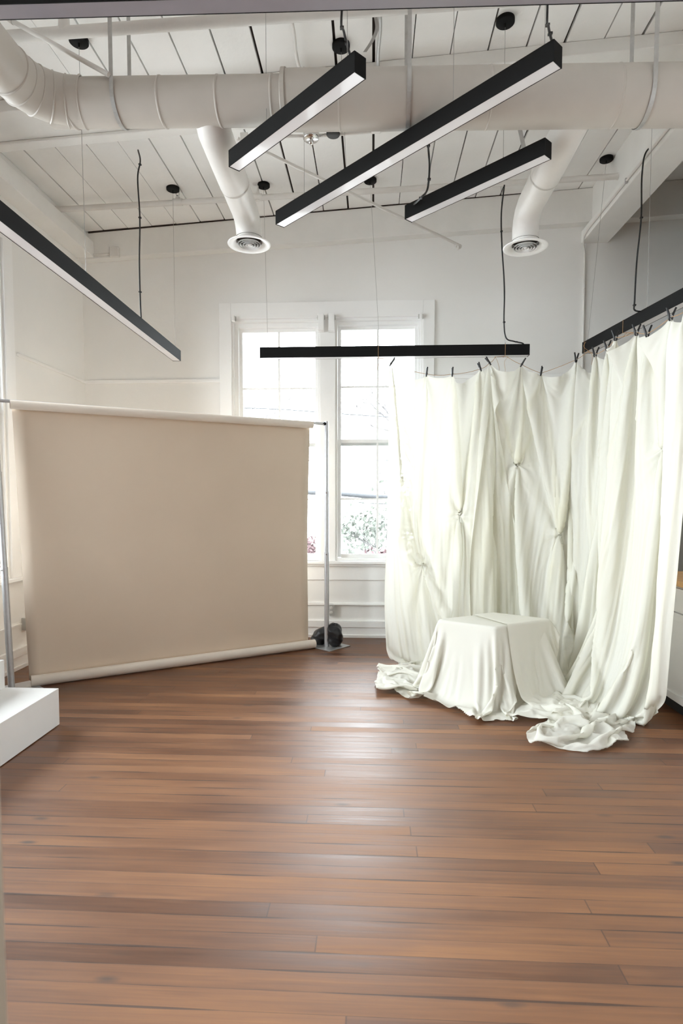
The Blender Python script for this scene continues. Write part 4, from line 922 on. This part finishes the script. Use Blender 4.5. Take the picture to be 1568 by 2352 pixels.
def strip_cloth():
    s = .04; M2 = np.stack(np.meshgrid(np.arange(0, .56, s), np.arange(0, 1.5, s)), -1); a = M2[..., 0] / .56; l = M2[..., 1] - .46
    bu = QP[1] - QP[0]; out = np.array([bu[1], -bu[0]]) / np.hypot(*bu); ud = bu / np.hypot(*bu)
    E = QP[0] + (.34 + .60 * a)[..., None] * bu; lp = np.maximum(l, 0); top = np.minimum(l, 0)
    x = np.zeros(M2.shape[:2] + (3,)); x[..., :2] = E + out * (top + lp * .26 + np.maximum(0, lp - .66) * .6)[..., None] + ud * ((a - .15) * lp * .45)[..., None]
    x[..., 2] = np.maximum(.03, ZB + .03 - lp * .92) + .012 * np.sin(a * 24)
    for lv, (st_, it) in enumerate(((260, 8), (160, 6), (60, 4))):
        h = .03 + .05 * np.clip(1 - np.abs(vnoise(M2, 6, 71, 3) - .5) * 4.4, 0, 1)
        x = relax(x, M2, nopin, box_collide(.020, .9), st_, iters=it, hfl=h.astype(np.float32), bend=.08, fr=.93)
        if lv < 2: x = upsample(x); M2 = upsample(M2); x[..., :2] += ((vnoise(M2 * np.array([1.0, .1]), 22, 50 + lv, 2) - .5) * .02)[..., None] * out
    return smooth(x, 1)
def ztop(i): return CP[i].z
uA = [.03]; [uA.append(uA[-1] + l) for l in lensA]
uB = [.20]; [uB.append(uB[-1] + l) for l in lensB]
def pz(px, py, Y): return atY(px, py, Y).z
pinA = [(970, 1297, 5.68, .03 + .455, 2.78 - pz(970, 1297, 5.68), .035), (1055, 1182, 5.72, .03 + .915, 2.73 - pz(1055, 1182, 5.72), .04)]
pinB = [(1187, 1067, 5.74, .20 + .47, 2.84 - pz(1187, 1067, 5.74), .045),
        (1283, 1225, 5.56, .20 + 1.03, 2.71 - pz(1283, 1225, 5.56), .05),
        (1392, 1057, 5.05, uB[5] - .03, 2.83 - pz(1392, 1057, 5.05), .04),
        (1428, 1265, 4.78, uB[6] + .16, 2.83 - pz(1428, 1265, 4.78), .04),
        (1520, 1032, 4.28, uB[9] - .18, 2.76 - pz(1520, 1032, 4.28), .05)]
xA, usA = sheet([0, 1, 2, 3, 4], lensA, .03, .30, lambda f: 3.20 + 0 * f + .15 * (1 - f), footA, pinA, 100, (.0, .10, .30, .5, .7),
    [[(0, .03, .022), (0, .09, .012), (1, .02, .014)], [(2, .0, .018), (2, .05, .010), (3, -.03, .022), (3, .03, .014)]], [.14, .06, .15, .03])
xB, usB = sheet(list(range(4, 15)), lensB, .20, .03, lambda f: lerp1(f, [0, .3, .6, .85, 1], [3.45, 3.45, 3.55, 3.80, 3.60]), footB, pinB, 200, (.04, .13, .22, .30, .38, .46, .54, .62, .70, .77, .84, .91, .97, .997),
    [[(0, .0, .020), (0, .06, .012), (1, .0, .015), (2, -.02, .020), (2, .03, .012)], [(2, .0, .016), (2, .05, .022), (3, -.04, .020), (3, .02, .015), (4, -.04, .022), (4, .03, .012)],
     [(4, .0, .012), (5, .0, .016)], [(6, .0, .016), (7, -.03, .020)], [(8, -.03, .016), (9, .0, .022), (9, .05, .012)]], [.19, .08, .13, .20, .14, .09, .19, .08, .17, .06])
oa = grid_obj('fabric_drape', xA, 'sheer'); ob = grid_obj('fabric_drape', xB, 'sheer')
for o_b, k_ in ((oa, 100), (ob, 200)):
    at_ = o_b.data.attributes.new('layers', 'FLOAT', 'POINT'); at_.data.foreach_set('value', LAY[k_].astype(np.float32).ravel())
tag(oa, 'sheer cream fabric drape hanging in front of the right half of the window', 'drape', 'sheer fabric drapes')
tag(ob, 'sheer cream fabric drape gathered in pinches, running round to the cabinets', 'drape', 'sheer fabric drapes')
wob = (vnoise(tc_M, 3.2, 77, 3) - .5)
kp = ((tc_M[..., 0] + .38) + (tc_M[..., 1] - 3.80) > 1.06 + wob * .30) & (tc_M[..., 1] > 3.82 + .05 * wob) & ((2.2 - tc_M[..., 0]) + (tc_M[..., 1] - 3.80) > .45 + wob * .2)
tag(grid_obj('draped_cloth', tc_x, 'cloth', None, kp), 'cream cloth covering a low box and spreading over the floor in front of the drapes', 'cloth')
tag(grid_obj('fabric_swath', strip_cloth(), 'cloth'), 'extra cream fabric piece laid over the right side of the covered box', 'cloth')
# spring clips --------------------------------------------------------------------------
tilt = [35, 6, 2, -20, -35, 30, 9, 4, 6, 0, 0, 0, 0, 6, 0]
where = ['at the far left end of the twine, near the window', 'second from the left on the twine', 'third from the left on the twine', 'fourth from the left on the twine',
    'tilted left, under the right part of the level light', 'tilted right, under the right end of the level light', 'between the level light and the wall conduit', 'just left of the wall conduit near the lamp end',
    'first one below the end of the right lamp', 'second one below the right lamp', 'third one below the right lamp', 'just right of the twine knot on the right lamp', 'right neighbour of the clip beside the twine knot', 'rightmost one, well to the right of the lamp twine knot', 'at the right edge of the picture']
def clip_mesh(root, c, nrm, tang, tl):
    up = Vector((0, 0, 1)); t = math.radians(tl); ax = (up * math.cos(t) + tang * math.sin(t)).normalized(); n = nrm
    for s in (-1, 1):
        P = [c - ax * .020 + n * s * .003, c - ax * .008 + n * s * .010, c + ax * .006 + n * s * .009, c + ax * .028 + n * s * .016, c + ax * .066 + n * s * .031]
        MB().tube(P, [.0055, .0066, .0084, .0074, .0066], 10).build('clip_arm', 'clip', root)
    MB().tube([c - tang * .011 + ax * .008, c + tang * .011 + ax * .008], .009, 12).build('spring', 'wire', root)
for i, p in enumerate(CP[:14]):
    q = CP[i + 1] if i < 14 else CP[i]; o = CP[i - 1] if i else p; tg_ = Vector((q.x - o.x, q.y - o.y, 0)).normalized(); nm = Vector((tg_.y, -tg_.x, 0))
    t = thing('spring_clip', 'black spring clip, ' + where[i], 'clip', p, 'black spring clips on the twine'); clip_mesh(t, p + Vector((0, 0, .006)) + nm * .004, nm, tg_, tilt[i])
# twine ---------------------------------------------------------------------------------
tw = lambda pts, r=.0022: MB().tube(pts, r, 6)
def sagline(P, s=.012):
    out = []
    for a, b in zip(P[:-1], P[1:]):
        for k in range(6): f = k / 6; out.append(a.lerp(b, f) - Vector((0, 0, s * 4 * f * (1 - f))))
    return out + [P[-1]]
UP = Vector((0, 0, .012)); F = Vector((0, -.012, 0))
k1 = atY(879, 823, 5.80); k2 = atY(1137, 820, 5.80); k3 = atY(1165, 820, 5.80); k4 = atY(1351, 806, 5.58); k5 = atZ(1441, 760, 2.96)
tag(tw(sagline([k1, CP[0] + UP, CP[1] + UP, CP[2] + UP, CP[3] + UP, CP[4] + UP, k2])).build('twine_line', 'twine'), 'thin twine carrying the left drape below the level black light', 'twine', 'twine lines')
tag(tw(sagline([k3, CP[5] + UP, CP[6] + UP, CP[7] + UP, k4], .006)).build('twine_line', 'twine'), 'thin twine running from the level light across to the end of the right lamp', 'twine', 'twine lines')
tag(tw(sagline([k4] + [CP[i] + UP for i in range(8, 15)] + [CP[14] + (CP[14] - CP[13]) * 1.6], .006)).build('twine_line', 'twine'), 'thin twine following the underside of the right lamp', 'twine', 'twine lines')
def tie(lp, knots, label, w=.05, h=.11):
    """loop round a lamp at lp (middle of the underside), legs down to the knots"""
    t = thing('twine_tie', label, 'twine', lp, 'twine ties on the lamps'); a, b = lp[1], lp[2]; x = (b - a).normalized().cross(Vector((0, 0, 1))); c = lp[0]
    return t
def loop(name, c, d, label, knots, tails):
    d = d.normalized(); x = d.cross(Vector((0, 0, 1))).normalized(); w, h = .043, .104; U = Vector((0, 0, 1))
    P = [c - x * w - U * .002, c + x * w - U * .002, c + x * w + U * h, c - x * w + U * h, c - x * w - U * .002]
    m = MB(); m.tube([P[0], P[1], P[2], P[3], P[4]], .002, 6)
    for k in knots: m.tube([c - U * .003, c.lerp(k, .5), k], .002, 6)
    for k in knots:
        m.lathe([(0, -.006), (.006, 0), (0, .006)], k, 8)
    for T_ in tails: m.tube(spline(T_, 5), .0016, 6)
    o = m.build(name, 'twine'); tag(o, label, 'twine', 'twine ties on the lamps')
d6 = LAMP6[1] - LAMP6[0]; d7 = LAMP7[1] - LAMP7[0]
H0 = Vector((0, 0, 0))
loop('twine_tie', onlamp(*LAMP6, 868, 0), d6, 'twine loop tied round the level light at its middle', [k1], [[k1, atY(869, 835, 5.8), atY(866, 850, 5.8)]])
loop('twine_tie', onlamp(*LAMP6, 1157, 0), d6, 'twine loop tied round the level light near its right end with two hanging tails', [k2, k3],
    [[k2, atY(1142, 830, 5.79), atY(1146, 845, 5.79), atY(1145, 858, 5.79)], [k3, atY(1158, 832, 5.79), atY(1160, 850, 5.79), atY(1157, 868, 5.79)]])
loop('twine_tie', onlamp(*LAMP7, 1351, 0), d7, 'twine knot tied round the end of the right lamp', [k4], [[k4, atY(1360, 818, 5.5), atY(1358, 838, 5.5)], [k4, atY(1340, 796, 5.5), atY(1345, 785, 5.5)]])
loop('twine_tie', onlamp(*LAMP7, 1441, 0), d7, 'twine knot tied round the middle of the right lamp', [CP[11] + UP], [[CP[11] + UP, atY(1440, 765, 4.7), atY(1430, 775, 4.7)]])
# crumpled cloth on the worktop
V, F_ = blob((2.40, 4.16, zt_ + .092), .15, .16, .055, seed=9, amp=.3)
V = [(x, y, max(z, zt_ + .045)) for x, y, z in V]; tag(MB().add(V, F_, True).build('folded_cloth', 'cloth'), 'pale crumpled cloth lying on the wooden worktop at the right edge', 'cloth')
